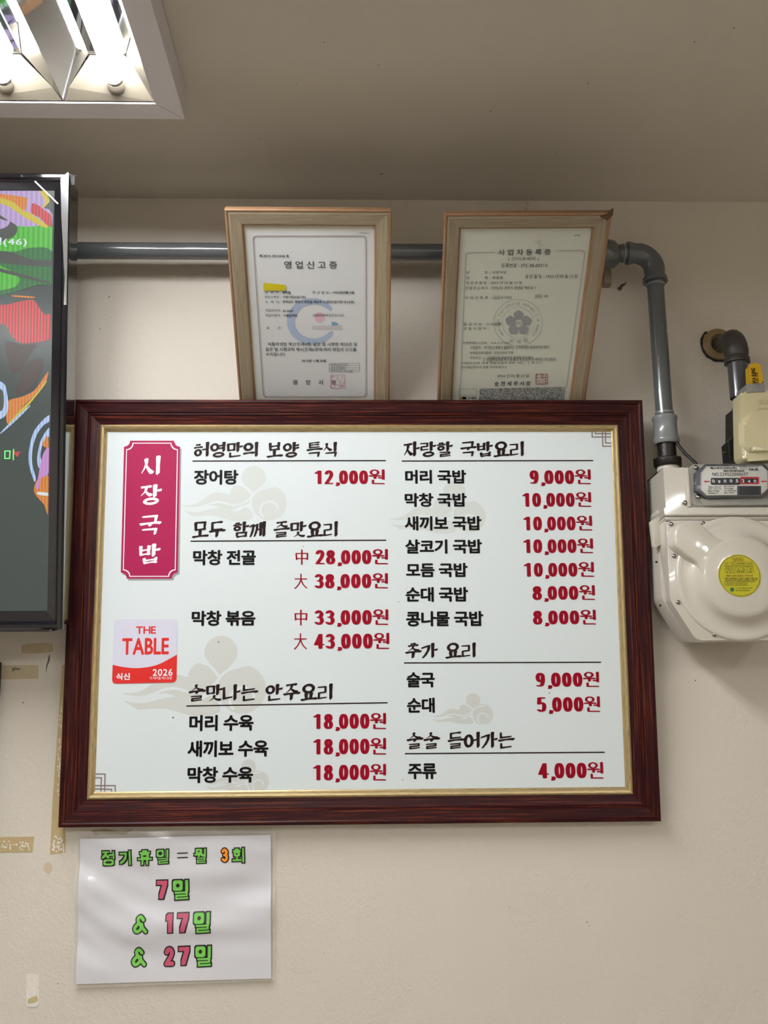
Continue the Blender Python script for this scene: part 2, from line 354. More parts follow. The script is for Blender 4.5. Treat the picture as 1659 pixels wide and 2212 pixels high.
def frame_rails(parent, W, H, prof, m, name, inset=0, h0=0):
    """four mitred rails, each its own mesh whose x runs along the rail; prof = (distance in, height)"""
    w_, h_ = W-2*inset, H-2*inset
    for L, ang, ox, oy in ((w_, 0, inset, inset), (h_, pi/2, W-inset, inset), (w_, pi, W-inset, H-inset), (h_, -pi/2, inset, H-inset)):
        V = []; Fc = []; n = len(prof)
        for d, z in prof: V.append((d, d, z+h0))
        for d, z in prof: V.append((L-d, d, z+h0))
        for i in range(n-1): Fc.append((i, i+n, i+1+n, i+1))
        Fc.append((0, n-1, 2*n-1, n)); Fc.append(tuple(range(n))); Fc.append(tuple(range(n, 2*n))[::-1])
        o = mesh(name, V, Fc, m, parent, mw=Matrix.Translation((ox, oy, 0)) @ Matrix.Rotation(ang, 4, 'Z'))
def copy_tree(o, parent=None):
    c = o.copy(); C.objects.link(c); c.parent = parent
    for ch in [x for x in bpy.data.objects if x.parent == o]:
        d = ch.copy(); C.objects.link(d); d.parent = c
        for g in [x for x in bpy.data.objects if x.parent == ch]:
            e = g.copy(); C.objects.link(e); e.parent = d
    return c

# ---------------------------------------------------------------- materials
wallm = mat('wallpaper', '#cdc6ba', .62, spec=.3, var=.035, vscale=3)
_nt = wallm.node_tree; _N = _nt.nodes; _L = _nt.links; _tc = _N.new('ShaderNodeTexCoord')
_n1 = _N.new('ShaderNodeTexNoise'); _n1.inputs['Scale'].default_value = 120; _n1.inputs['Detail'].default_value = 3; _n1.inputs['Distortion'].default_value = .8
_n2 = _N.new('ShaderNodeTexNoise'); _n2.inputs['Scale'].default_value = 4; _n2.inputs['Detail'].default_value = 2
_ml = _N.new('ShaderNodeMath'); _ml.operation = 'MULTIPLY'
_bp = _N.new('ShaderNodeBump'); _bp.inputs['Strength'].default_value = .8; _bp.inputs['Distance'].default_value = .003
for t in (_n1, _n2): _L.new(_tc.outputs['Object'], t.inputs['Vector'])
_L.new(_n1.outputs[0], _ml.inputs[0]); _L.new(_n2.outputs[0], _ml.inputs[1]); _L.new(_ml.outputs[0], _bp.inputs['Height']); _L.new(_bp.outputs[0], _N['Principled BSDF'].inputs['Normal'])
ceilm = mat('ceiling_paper', '#cbc4b8', .7, spec=.2, bump=.15, bscale=150, var=.03, vscale=2)
floorm = mat('floor_vinyl', '#a39b8e', .45, var=.1, vscale=4)
mahog = grain('mahogany', '#230306', '#6a2c10', sc=(7, 330, 330), lo=.52, hi=.74, rough=.42, coat=0); mahog.node_tree.nodes['Principled BSDF'].inputs['Specular IOR Level'].default_value = .16
gold = grain('gold_leaf', '#b09b70', '#5f4f33', sc=(60, 900, 900), lo=.5, hi=.75, rough=.35, coat=0); gold.node_tree.nodes['Principled BSDF'].inputs['Metallic'].default_value = .55
board_m = mat('board_print', '#d3dcdf', .45, spec=.25)
ink = mat('black_ink', '#0b090a', .45, spec=.12); inkb = mat('brown_black_ink', '#1d1110', .45, spec=.12); red = mat('crimson_ink', '#820019', .4, spec=.12)
cloudm = mat('cloud_ink', '#c6cac7', .45, spec=.25); cloudl = mat('pale_cloud_ink', '#c9d0ce', .45, spec=.25); orn = mat('ornament_ink', '#7c6c6c', .42)
magenta = mat('magenta_ink', '#951746', .4, spec=.2); white = mat('white_ink', '#e6e6ec', .4); shadowm = mat('grey_print', '#8f9494', .45)
palewood = grain('pale_wood_foil', '#958a76', '#786850', sc=(9, 150, 150), lo=.35, hi=.7, rough=.4, coat=.15, wob=1.2)
copper = mat('copper_edge', '#8f6d50', .42, metal=.2, var=.25, vscale=60); darkedge = mat('brown_edge', '#5b3a2c', .5)
matb = mat('mat_board', '#c5c4b6', .6); paper = mat('certificate_paper', '#c3c5c6', .55, var=.02, vscale=10)
paper2 = mat('green_certificate_paper', '#c2c5ba', .55, var=.03, vscale=12); pap_ink = mat('grey_ink', '#3a3c40', .5); pap_ink2 = mat('faint_ink', '#a3a6a6', .5)
petal = mat('petal_ink', '#8b8d8f', .5); brownline = mat('brown_line_ink', '#8c8078', .5); stamp = mat('red_stamp_ink', '#b2707c', .5); stamp2 = mat('dark_red_stamp_ink', '#8a2a38', .5)
pipeg = mat('grey_pipe_paint', '#565a5e', .22, spec=.6, bump=.12, bscale=60, coat=.4); pipeg2 = mat('light_grey_paint', '#7d8184', .25, spec=.6, bump=.2, bscale=80, coat=.3)
pipeb = mat('dark_iron', '#3a3634', .42, bump=.3, bscale=250); nutm = mat('black_nut', '#26211e', .32, metal=.3, bump=.4, bscale=180)
cream = mat('cream_enamel', '#c3beb2', .28, spec=.6, coat=.5); cream2 = mat('old_cream_enamel', '#c5bd98', .22, spec=.6, coat=.5)
chrome = mat('screw_steel', '#8e8c88', .22, metal=1); black = mat('black_plastic', '#0c0d12', .08, spec=.6, coat=.6); blackm = mat('matt_black', '#101012', .5)
yellow = mat('yellow_plastic', '#c79e13', .35, spec=.5); brass = mat('yellowed_plastic', '#8a7550', .35); grey = mat('grey_cast', '#8d8d8b', .4, metal=.3)
sealm = mat('dark_sealant', '#2b2825', .8, bump=.5, bscale=200); lime = mat('lime_label', '#b3ad0e', .4); limeink = mat('olive_ink', '#4a4a12', .5)
alu = mat('lamp_rim_paint', '#d8d4d8', .4, metal=.0); mirror = mat('mirror_sheet', '#e8eaec', .04, metal=1); endm = mat('lamp_end_paint', '#7c7568', .35, spec=.5, coat=.2)
tubem = mat('tube_glow', (1, 1, 1, 1), .3, emit=TUBE_E); tape = mat('masking_tape', '#b39b70', .6, var=.12, vscale=60, bump=.3, bscale=200)
clear = mat('clear_plastic', '#ffffff', .06, trans=1.0, ior=1.2, alpha=.45); vinyl = mat('laminate_film', '#e9e6de', .12, alpha=.28, spec=.6)
scruff = mat('scuff', '#4b4640', .7); stain = mat('glue_stain', '#b7a88b', .6); plaster = mat('bare_plaster', '#d9d4cb', .9, bump=.8, bscale=120)

# ---------------------------------------------------------------- the room
X0, X1, Y0 = -2.7, 2.3, -5.4
def slab(name, V, m):
    o = mesh(name, V, [(0, 1, 2, 3), (7, 6, 5, 4), (0, 4, 5, 1), (1, 5, 6, 2), (2, 6, 7, 3), (3, 7, 4, 0)], m); o['kind'] = 'structure'; return o
def slabbox(name, a, b, m):
    bm = bmesh.new(); box(bm, *a, *b); o = bmo(name, bm, m); o['kind'] = 'structure'; return o
slabbox('wall_back', (X0-.1, 0, 0), (X1+.1, .1, ZC), wallm)
slabbox('wall_front', (X0-.1, Y0-.1, 0), (X1+.1, Y0, ZC), wallm)
slabbox('wall_left', (X0-.1, Y0, 0), (X0, 0, ZC), wallm)
slabbox('wall_right', (X1, Y0, 0), (X1+.1, 0, ZC), wallm)
slabbox('floor', (X0-.1, Y0-.1, -.1), (X1+.1, .1, 0), floorm)
slabbox('ceiling', (X0-.1, Y0-.1, ZC), (X1+.1, .1, ZC+.1), ceilm)

# ---------------------------------------------------------------- ceiling lamp with two tubes
def make_lamp():
    root = empty('ceiling_light', 'mirrored ceiling light with glowing tubes, its corner above the television', 'ceiling light', loc=(-.454, -.336, ZC-.052))
    W, L, H, lip = .36, 1.28, .05, .039
    # local: x across, y away from the wall (negative), z up; opening looks down
    rim = [((-W/2, 0), (W/2, 0), (W/2-lip, -lip), (-W/2+lip, -lip)), ((W/2, 0), (W/2, -L), (W/2-lip, -L+lip), (W/2-lip, -lip)),
           ((W/2, -L), (-W/2, -L), (-W/2+lip, -L+lip), (W/2-lip, -L+lip)), ((-W/2, -L), (-W/2, 0), (-W/2+lip, -lip), (-W/2+lip, -L+lip))]
    for q in rim:
        cx = sum(p[0] for p in q)/4; cy = sum(p[1] for p in q)/4; g = .9985
        Q = [(cx+(x-cx)*g, cy+(y-cy)*g) for x, y in q]; t = .0025
        V = [(x, y, 0) for x, y in Q]+[(x, y, t) for x, y in Q]
        V += [(Q[0][0], Q[0][1], H), (Q[1][0], Q[1][1], H), (Q[0][0]*.985, Q[0][1], H), (Q[1][0]*.985, Q[1][1], H)]
        mesh('rim_rail', V, [(0, 3, 2, 1), (4, 5, 6, 7), (3, 7, 6, 2), (0, 1, 9, 8), (4, 10, 11, 5), (8, 9, 11, 10), (0, 4, 7, 3), (1, 2, 6, 5)], alu, root)
    i = lip+.001; xi = W/2-i; zt = H-.004
    mesh('reflector', [(-xi, -i, .003), (-xi, -L+i, .003), (-xi+.035, -L+i, zt), (-xi+.035, -i, zt),
                       (-.05, -L+i, zt), (-.05, -i, zt), (0, -L+i, .004), (0, -i, .004), (.05, -L+i, zt), (.05, -i, zt),
                       (xi-.035, -L+i, zt), (xi-.035, -i, zt), (xi, -L+i, .003), (xi, -i, .003)],
         [(0, 1, 2, 3), (3, 2, 4, 5), (5, 4, 6, 7), (7, 6, 8, 9), (9, 8, 10, 11), (11, 10, 12, 13)], mirror, root)
    for s in (1, -1):
        yy = -i if s == 1 else -L+i
        for sx in (-1, 1):      # folded end panels, one to each bay
            a = [(sx*.002, yy, .004), (sx*xi, yy, .004), (sx*(xi-.004), yy-s*.030, .022), (sx*(xi-.036), yy-s*.052, zt-.001), (sx*.052, yy-s*.052, zt-.001), (sx*.012, yy-s*.018, .014)]
            mesh('end_panel', a, [(0, 1, 2, 3, 4, 5)], endm, root)
    for sx in (-1, 1):
        x = sx*.084; zc = .024
        tb = tube('lamp_tube', [(x, -i-.030, zc), (x, -L+i+.030, zc)], .0125, tubem, root, 16); tb['label'] = 'glowing white fluorescent tube'
        for s in (1, -1):
            yy = (-i if s == 1 else -L+i)-s*.008
            tube('tube_cap', [(x, yy-s*.012, zc), (x, yy-s*.024, zc)], .0115, chrome, root, 14)
            lathe('lamp_holder', [(.0165, 0), (.0155, .006), (.012, .010), (.009, .010)], endm, root, 20, mw=Matrix.Translation((x, yy-s*.004, zc)) @ Matrix.Rotation(s*pi/2, 4, 'X'))
    bm = bmesh.new(); bmesh.ops.create_icosphere(bm, subdivisions=1, radius=.0045, matrix=Matrix.Translation((.16, -.30, -.001)) @ Matrix.Diagonal((1, 1.2, .5, 1)))
    bmo('rim_screw', bm, blackm, root, True)
    return root
lamp0 = make_lamp()
LL = ['mirrored ceiling light in the middle of the ceiling behind the photographer', 'mirrored ceiling light over the right of the room behind the photographer',
      'mirrored ceiling light over the left of the room behind the photographer', 'mirrored ceiling light at the far end behind the photographer']
for (x, y, k), lb in zip(LAMPS[1:], LL):
    c = copy_tree(lamp0); c.location = (x, y, ZC-.052); c['label'] = lb

# ---------------------------------------------------------------- television (left edge of the picture)
TVY0, TVY1 = -.15, -.26
b_ = at(134, 1360, TVY0); t_ = at(149, 373, TVY1)
TW = 1.30; tv = Plane(b_-Vector((TW, 0, 0)), (1, 0, 0), t_-b_); TH = (t_-b_).length
tvr = empty('television', 'black flat television showing a bright green and red picture at the left', 'television', M=tv.M())
def plate(bm, x0, y0, x1, y1, z0, z1, r, bev=0, seg=3):
    P = rnd([(x0, y0), (x1, y0), (x1, y1), (x0, y1)], r, 5); n = len(P)
    a = [bm.verts.new((x, y, z1)) for x, y in P]; b = [bm.verts.new((x, y, z0)) for x, y in P]
    f = bm.faces.new(a); bm.faces.new(b[::-1])
    for i in range(n): bm.faces.new((a[i], b[i], b[(i+1) % n], a[(i+1) % n]))
    if bev: bmesh.ops.bevel(bm, geom=list(f.edges), offset=bev, segments=seg, affect='EDGES')
su1, sv1 = tv.uv(112, 408); _, sv0 = tv.uv(97, 1320); su0 = TW-su1; bw = TW-su1
bm = bmesh.new(); plate(bm, .006, .006, TW-.001, TH-.002, -.055, -.012, .01, .004); bmo('back_shell', bm, black, tvr, True)
frame_rails(tvr, TW, TH, [(0, -.012), (.0, -.003), (.003, .0005), (.008, .001), (bw*.40, -.004), (bw*.46, -.007), (bw*.5, -.0075), (bw, -.009), (bw, -.013)], black, 'bezel_rail')
# lower lip under the glass
boxo('lower_trim', (.01, -.004, -.05), (TW-.02, .004, -.004), black, tvr, .003)
scr_m = mat('screen_dark', '#4c5a54', .16, emit=.42); scr_m.node_tree.nodes['Principled BSDF'].inputs['Base Color'].default_value = (.02, .022, .022, 1); mesh('screen', [(su0, sv0, -.0085), (su1+.002, sv0, -.0085), (su1+.002, sv1, -.0085), (su0, sv1, -.0085)], [(0, 1, 2, 3)], scr_m, tvr)
def glow(name, col, col2=None, e=.9, sc=260):
    m = mat(name, col, .2, emit=e); nt = m.node_tree; N = nt.nodes; L = nt.links
    tc = N.new('ShaderNodeTexCoord'); wv = N.new('ShaderNodeTexWave'); wv.inputs['Scale'].default_value = sc; wv.inputs['Distortion'].default_value = .5
    L.new(tc.outputs['Object'], wv.inputs['Vector']); mx = N.new('ShaderNodeMix'); mx.data_type = 'RGBA'
    mx.inputs[6].default_value = hexc(col); mx.inputs[7].default_value = hexc(col2 or col); L.new(wv.outputs[0], mx.inputs[0]); L.new(mx.outputs[2], N['Principled BSDF'].inputs['Emission Color']); N['Principled BSDF'].inputs['Base Color'].default_value = (.02, .02, .02, 1); return m
g_lav = glow('screen_lavender', '#c9a9dc', '#a898c8', .85, 38); g_grn = glow('screen_green', '#3fae2a', '#58cf38', .8, 38); g_dgr = glow('screen_deep_green', '#1d7a38', '#2c8c40', .6, 38)
g_red = glow('screen_red', '#f0384a', '#8a3f38', .9, 62); g_org = glow('screen_orange', '#e8622e', '#d8a238', .8, 62); g_yel = glow('screen_yellow', '#e0b030', '#c8d040', .8, 62)
g_gry = glow('screen_grey', '#4f5a52', '#465048', .6, 62); g_blu = glow('screen_pale_blue', '#8ab0e8', '#c8d8f0', .9, 62); g_pnk = glow('screen_pink', '#d878c8', '#b8a0d8', .85, 62); g_wht = glow('screen_white', '#d0e0e0', None, .95); g_brn = glow('screen_brown', '#5a3c38', '#4a4440', .5, 62)
def sp(pts, m, h):
    Q = list(pts); n_ = len(Q); out = []
    for i in range(n_):
        a, b, c, d = Q[i-1], Q[i], Q[(i+1) % n_], Q[(i+2) % n_]
        edge = b[0] >= 101 and c[0] >= 101 or b[0] < -20 and c[0] < -20 or (b[1] == 408 and c[1] == 408)
        for k in range(1 if edge else 4):
            t = k/4; out.append(tuple((1-3*t*t+2*t**3)*b[j]+(3*t*t-2*t**3)*c[j]+(t-2*t*t+t**3)*.45*(c[j]-a[j])+(t**3-t*t)*.45*(d[j]-b[j]) for j in (0, 1)))
    pts = [(min(x, 112-(y-408)*.0165), max(y, 408)) for x, y in out]
    poly_px('picture_patch', tv, pts, tvr, m, -.0085+h)
sp([(-30, 408), (112, 408), (110, 485), (60, 486), (-30, 488)], g_lav, .0003)
sp([(-30, 412), (50, 422), (55, 432), (50, 450), (30, 445), (-30, 420)], g_org, .0005)
sp([(-30, 418), (20, 430), (48, 452), (60, 455), (100, 484), (90, 487), (50, 466), (10, 440), (-30, 430)], g_yel, .0007)
sp([(82, 408), (97, 408), (103, 428), (98, 440), (86, 444), (94, 432)], g_yel, .0006)
sp([(97, 408), (113, 408), (111, 460), (102, 448), (92, 445), (104, 430)], g_gry, .0008)
sp([(66, 436), (80, 440), (95, 452), (108, 462), (110, 486), (96, 480), (82, 466), (64, 456)], g_red, .0007)
sp([(-30, 486), (60, 486), (110, 484), (109, 540), (60, 535), (30, 545), (-30, 548)], g_grn, .0004)
sp([(-30, 450), (10, 470), (34, 487), (22, 510), (-30, 520)], g_gry, .0008)
sp([(-30, 460), (5, 472), (18, 474), (8, 488), (-30, 494)], g_lav, .001)
sp([(-30, 548), (30, 540), (60, 532), (108, 538), (108, 610), (80, 612), (-30, 636)], g_dgr, .0005)
sp([(-30, 540), (20, 541), (60, 556), (108, 560), (107, 572), (50, 570), (-30, 560)], g_gry, .0007)
sp([(-30, 566), (12, 578), (38, 598), (26, 618), (-30, 622)], g_grn, .0008)
sp([(-30, 570), (0, 577), (60, 594), (106, 606), (106, 611), (60, 600), (-30, 577)], g_gry, .0009)
sp([(-30, 660), (8, 655), (24, 652), (40, 648), (68, 645), (80, 660), (92, 676), (106, 678), (106, 726), (92, 734), (70, 738), (40, 738), (22, 724), (8, 700), (-30, 690)], g_red, .0005)
sp([(25, 635), (70, 638), (66, 641), (26, 638)], g_org, .0006)
sp([(8, 738), (44, 742), (76, 742), (64, 760), (40, 800), (20, 800)], g_brn, .0005)
sp([(58, 780), (90, 775), (80, 812), (60, 840), (30, 850), (38, 820)], g_brn, .0006)
sp([(14, 865), (44, 855), (70, 842), (90, 815), (101, 800), (96, 822), (74, 850), (48, 874), (30, 900), (14, 914), (10, 900)], g_org, .0007)
sp([(14, 914), (40, 884), (72, 852), (96, 820), (92, 832), (50, 884), (22, 912)], g_yel, .0009)
sp([(-30, 820), (4, 826), (12, 850), (14, 880), (4, 900), (-30, 905)], g_blu, .0008); sp([(-30, 835), (0, 840), (5, 862), (0, 885), (-30, 890)], g_gry, .001)
sp([(0, 930), (30, 900), (61, 874), (58, 880), (30, 908), (0, 934)], g_blu, .0009)
sp([(104, 895), (90, 905), (70, 930), (60, 965), (59, 1000), (70, 1038), (74, 1032), (66, 1000), (67, 968), (76, 938), (90, 918), (104, 908)], g_blu, .0006)
sp([(104, 922), (92, 936), (82, 958), (77, 990), (80, 1010), (86, 1000), (84, 980), (90, 955), (104, 940)], g_blu, .0007)
sp([(103, 966), (92, 975), (84, 1000), (80, 1024), (78, 1040), (88, 1030), (102, 1020)], g_pnk, .0008)
sp([(100, 940), (92, 950), (88, 960), (101, 966)], g_org, .0009)
sp([(74, 1040), (90, 1028), (102, 1030), (101, 1110), (92, 1090), (78, 1074), (70, 1060)], g_org, .0007); sp([(78, 1062), (100, 1064), (101, 1070), (80, 1068)], g_wht, .0011); sp([(76, 1042), (84, 1038), (80, 1056), (74, 1052)], g_pnk, .0012)
put('lettering', noto('명(46)', ring8(.02, .02, 4)), tvr, g_wht, *pxrect(tv, -22, 510, 55, 530), h=-.0068)
put('lettering', stroke_text('미', 'plain', pen_sq(.05, .05)), tvr, mat('screen_letter_green', '#5fd060', .3, emit=.9), *pxrect(tv, 6, 969, 27, 993), h=-.0068)
sp([(33, 986), (27, 978), (28, 974), (31, 974), (33, 976), (36, 973), (39, 974), (40, 978)], g_red, .0012)
# strip of torn film on the right-hand bezel, and its loose flap at the corner
filmm = mat('torn_film', '#c9ccd2', .12, metal=.9)
poly_px('film_strip', tv, [(131, 386), (147, 373), (149, 376), (146, 560), (144, 659), (138, 659), (140, 600), (133, 470)], tvr, filmm, .0012)
flm = mesh('film_flap', [(*tv.uv(150, 376, .0), .002), (*tv.uv(158, 376, 0), -.004), (*tv.uv(172, 380, 0), .006), (*tv.uv(166, 388), .012), (*tv.uv(160, 398), -.002), (*tv.uv(156, 403), .004), (*tv.uv(153, 388), .002)],
           [(0, 1, 6), (1, 2, 3), (1, 3, 4), (1, 4, 6), (4, 5, 6)], filmm, tvr)
raw('film_edge', line_px(tv, [(76, 392), (125, 440)], .0018), tvr, mat('pale_edge', '#b0aca6', .4), .0005)

# ---------------------------------------------------------------- menu board
BW, BH = 1.00515, .727478
bd = rect_plane(-.49731, GZ-.167082, -.03, .0644438)
br = empty('menu_board', 'large white restaurant menu board in a dark mahogany frame with gold lining', 'menu board', M=bd.M())
fw = .0435
T0 = -.022
frame_rails(br, BW, BH, [(0, T0), (0, -.001), (.0015, .0), (.005, .0), (.007, -.0015), (.022, -.0035), (.0235, -.0055), (.0255, -.0055), (.027, -.0075), (.037, -.0095), (fw, -.0105), (fw, T0)], mahog, 'frame_rail')
frame_rails(br, BW-2*0, BH, [(fw, T0), (fw, -.0085), (fw+.003, -.0068), (fw+.0065, -.0078), (fw+.0095, -.0125), (fw+.0115, -.0135), (fw+.0115, T0)], gold, 'gold_lining')
PZ = -.0142
bm = bmesh.new(); box(bm, fw+.002, fw+.002, T0, BW-fw-.002, BH-fw-.002, PZ); bmo('menu_panel', bm, board_m, br)
# printing is laid out on the panel's own plane
pb = Plane(bd.o+bd.n*PZ, bd.u, bd.v)
def hb(k): return PZ+k
TXT = dict(parent=br)
def item(s, x0, y0, x1, y1): put('lettering', noto(s, ring8(.036, .032), .97), br, ink, *pxrect(pb, x0, y0, x1, y1), h=hb(.0005))
PEN = pen_ell(.108, .048, 0, 12)
def price(s, x0, y0, x1, y1):
    hz = None
    if s[0] in '中大':
        put('lettering', stroke_text(s[0], 'plain', pen_ell(.05, .035)), br, red, *pxrect(pb, x0, y0+1, x0+28, y1+1), h=hb(.0005)); s = s[1:]; x0 += 43
    P = []; x = 0
    polys = stroke_text(s[:-1], 'plain', PEN, digadv=.4, gap=.165)
    won = stroke_text('원', 'plain', pen_ell(.098, .05, 0, 12))
    ww = 35; xm = x1-ww
    put('lettering', polys, br, red, *pxrect(pb, x0, y0+2, xm-1, y1+(4 if ',' in s else 0)), h=hb(.0005))
    put('lettering', won, br, red, *pxrect(pb, xm, y0, x1, y1), h=hb(.0005))
def head(s, x0, y0, x1, y1, ux0, uy0, ux1, uy1, sc=1):
    put('lettering', stroke_text(s, 'brush', pen_ell(.118, .066, .45, 12), gap=.17, space=.5), br, inkb, *pxrect(pb, x0, y0, x1, y1), h=hb(.0005))
    raw('heading_rule', line_px(pb, [(ux0, uy0), (ux1, uy1)], .0021), br, inkb, hb(.0004))
head('허영만의 보양 특식', 419, 954, 728, 989, 417, 996, 832, 995)
item('장어탕', 419, 1015, 515, 1047); price('12,000원', 679, 1014, 831, 1046)
head('모두 함께 즐맛요리', 415, 1125, 730, 1162, 413, 1169, 833, 1167)
item('막창 전골', 417, 1188, 553, 1221); price('中28,000원', 638, 1186, 838, 1219); price('大38,000원', 636, 1238, 838, 1271)
item('막창 볶음', 414, 1319, 552, 1352); price('中33,000원', 636, 1316, 839, 1350); price('大43,000원', 635, 1367, 841, 1402)
head('술맛나는 안주요리', 407, 1476, 719, 1515, 404, 1525, 836, 1518)
item('머리 수육', 409, 1544, 548, 1579); price('18,000원', 676, 1540, 834, 1575)
item('새끼보 수육', 405, 1599, 580, 1635); price('18,000원', 676, 1594, 834, 1630)
item('막창 수육', 405, 1656, 547, 1691); price('18,000원', 676, 1650, 834, 1686)
head('자랑할 국밥요리', 872, 953, 1132, 988, 869, 996, 1280, 995)
R = [('머리 국밥', 875, 1015, 1007, 1045, '9,000원', 1144, 1014, 1276), ('막창 국밥', 874, 1065, 1008, 1095, '10,000원', 1128, 1063, 1277), ('새끼보 국밥', 874, 1115, 1040, 1146, '10,000원', 1130, 1114, 1279),
     ('살코기 국밥', 875, 1165, 1041, 1196, '10,000원', 1130, 1163, 1281), ('모듬 국밥', 877, 1216, 1010, 1247, '10,000원', 1131, 1214, 1283), ('순대 국밥', 876, 1268, 1011, 1300, '8,000원', 1150, 1264, 1285), ('콩나물 국밥', 877, 1320, 1044, 1353, '8,000원', 1151, 1317, 1287)]
for s, a, b, c, d, p, e, f, g in R: item(s, a, b, c, d); price(p, e, f, g, f+32)
head('추가 요리', 875, 1388, 1028, 1423, 874, 1432, 1297, 1430.5)
item('술국', 878, 1452, 939, 1485); price('9,000원', 1157, 1451, 1294, 1484)
item('순대', 879, 1507, 939, 1540); price('5,000원', 1159, 1504, 1296, 1538)
head('술술 들어가는', 878, 1580, 1112, 1618, 876, 1628, 1305, 1625)
item('주류', 881, 1649, 943, 1683); price('4,000원', 1162, 1646, 1303, 1682)
# magenta plaque print
def notch(x0t, x1t, x0b, x1b, yt, yb, r, ins=0):
    P = []
    def arc(cx, cy, a0, a1): return [(cx+(r)*cos(radians(a0+(a1-a0)*k/6)), cy+(r)*sin(radians(a0+(a1-a0)*k/6))) for k in range(7)]
    P += arc(x0t, yt, 90, 0)[0:] ; P += arc(x1t, yt, 180, 90); P += arc(x1b, yb, 270, 180); P += arc(x0b, yb, 0, -90)
    return P
poly_px('plaque_shade', pb, [(x+3, y+3) for x, y in notch(269, 389, 261, 385, 953, 1251, 13)], br, shadowm, hb(.0002))
poly_px('printed_plaque', pb, notch(268, 389, 261, 384, 952, 1250, 13), br, magenta, hb(.0003))
raw('plaque_outline', line_px(pb, notch(273.5, 383.5, 266.5, 378.5, 957.5, 1245, 14), .0016, True), br, white, hb(.0005))
for ch, (a, b, c, d) in zip('시장국밥', ((306, 984, 347, 1026), (304, 1046, 350, 1091), (301, 1112, 349, 1155), (300, 1174, 347, 1219))):
    put('lettering', stroke_text(ch, 'brush', pen_ell(.112, .07, .45, 12)), br, white, *pxrect(pb, a, b, c, d), h=hb(.0005), label='white brush lettering')
# clouds
def cloud(x0, y0, x1, y1, m, cut=0):
    u0, v0, u1, v1 = pxrect(pb, x0, y0, x1, y1); W, H = u1-u0, v1-v0
    def T(p): return (u0+p[0]*W, v0+p[1]*H)
    def blob(cx, cy, r, n=22): return [T((cx+r*cos(2*pi*k/n), cy+r*sin(2*pi*k/n)*W/H)) for k in range(n)]
    cl = lambda P: [(x, max(y, v0)) for x, y in P]
    P = []
    tail = curve([(0, .30), (.14, .33), (.32, .55), (.48, .50), (.55, .62), (.60, .45), (.56, .28), (.44, .2), (.3, .3), (.12, .22)], 4)
    P.append(([T(p) for p in tail], 0))
    t2 = curve([(.02, .20), (.16, .17), (.36, .25), (.52, .18), (.62, .26), (.68, .05), (.5, -.0 if not cut else .02), (.3, .1), (.12, .08)], 4)
    P.append((cl([T(p) for p in t2]), 1))
    P.append((blob(.56, .50, .105), 2)); P.append((cl(blob(.83, .34, .165)), 3))
    P.append(([T((.68+.115*cos(radians(a)), .83+.115*W/H*sin(radians(a)))) for a in range(-25, 206, 11)]+[T((.68, .5))], 4))
    raw('printed_cloud', P, br, m, hb(.00012), 4e-6)
    wp = .010*W
    def ar(pts): return [(hull2([(a[0]+wp*cos(t), a[1]+wp*sin(t)) for a in (p, q) for t in [2*pi*k/8 for k in range(8)]]), i) for i, (p, q) in enumerate(zip(pts, pts[1:]))]
    gaps = []
    gaps += ar([T(p) for p in curve([(.03, .26), (.16, .25), (.34, .36), (.5, .3), (.62, .38), (.72, .58), (.86, .66)], 5)])
    gaps += ar([T((.83+.085*cos(radians(a)), .2+.085*W/H*sin(radians(a)))) for a in range(15, 230, 14)])
    gaps += ar([T(p) for p in curve([(.5, .72), (.6, .66), (.665, .52)], 4)])
    raw('cloud_line', gaps, br, board_m, hb(.0002), 3e-6)
cloud(391, 1013, 621, 1125, cloudl); cloud(838, 1045, 1050, 1152, cloudl); cloud(262, 1382, 577, 1546, cloudm); cloud(930, 1503, 1066, 1565, cloudm, 1); cloud(440, 1646, 582, 1711, cloudm, 1)
# corner fretwork
def fret(L): raw('printed_fretwork', L, br, orn, hb(.0003))
w0 = .0021
fret(line_px(pb, [(1279, 927), (1279, 944), (1324, 944)], w0)+line_px(pb, [(1286, 927), (1286, 937), (1324, 937)], w0)+line_px(pb, [(1301, 927), (1302, 964), (1323.5, 964), (1325, 1021)], w0)+line_px(pb, [(1308, 927), (1308, 957), (1324, 957)], w0)+line_px(pb, [(1300, 931), (1323, 931), (1324, 944)], w0))
fret(line_px(pb, [(205, 1612), (203, 1672), (227, 1672), (226, 1716)], w0)+line_px(pb, [(203, 1680), (219, 1680), (218, 1716)], w0)+line_px(pb, [(202, 1697), (249, 1697), (249, 1716)], w0)+line_px(pb, [(202, 1704), (241, 1705), (241, 1716)], w0)+line_px(pb, [(202, 1690), (202, 1716)], w0))
# small specks on the panel
raw('panel_speck', [([pb.uv(x+r*cos(t), y+r*sin(t)) for t in [2*pi*k/8 for k in range(8)]], 0) for x, y, r in ((374, 1550, 2), (472, 1387, 1.6), (1187, 1497, 1.3), (870, 1684, 1.2), (862, 1300, 1), (655, 1180, 1))], br, scruff, hb(.0003))

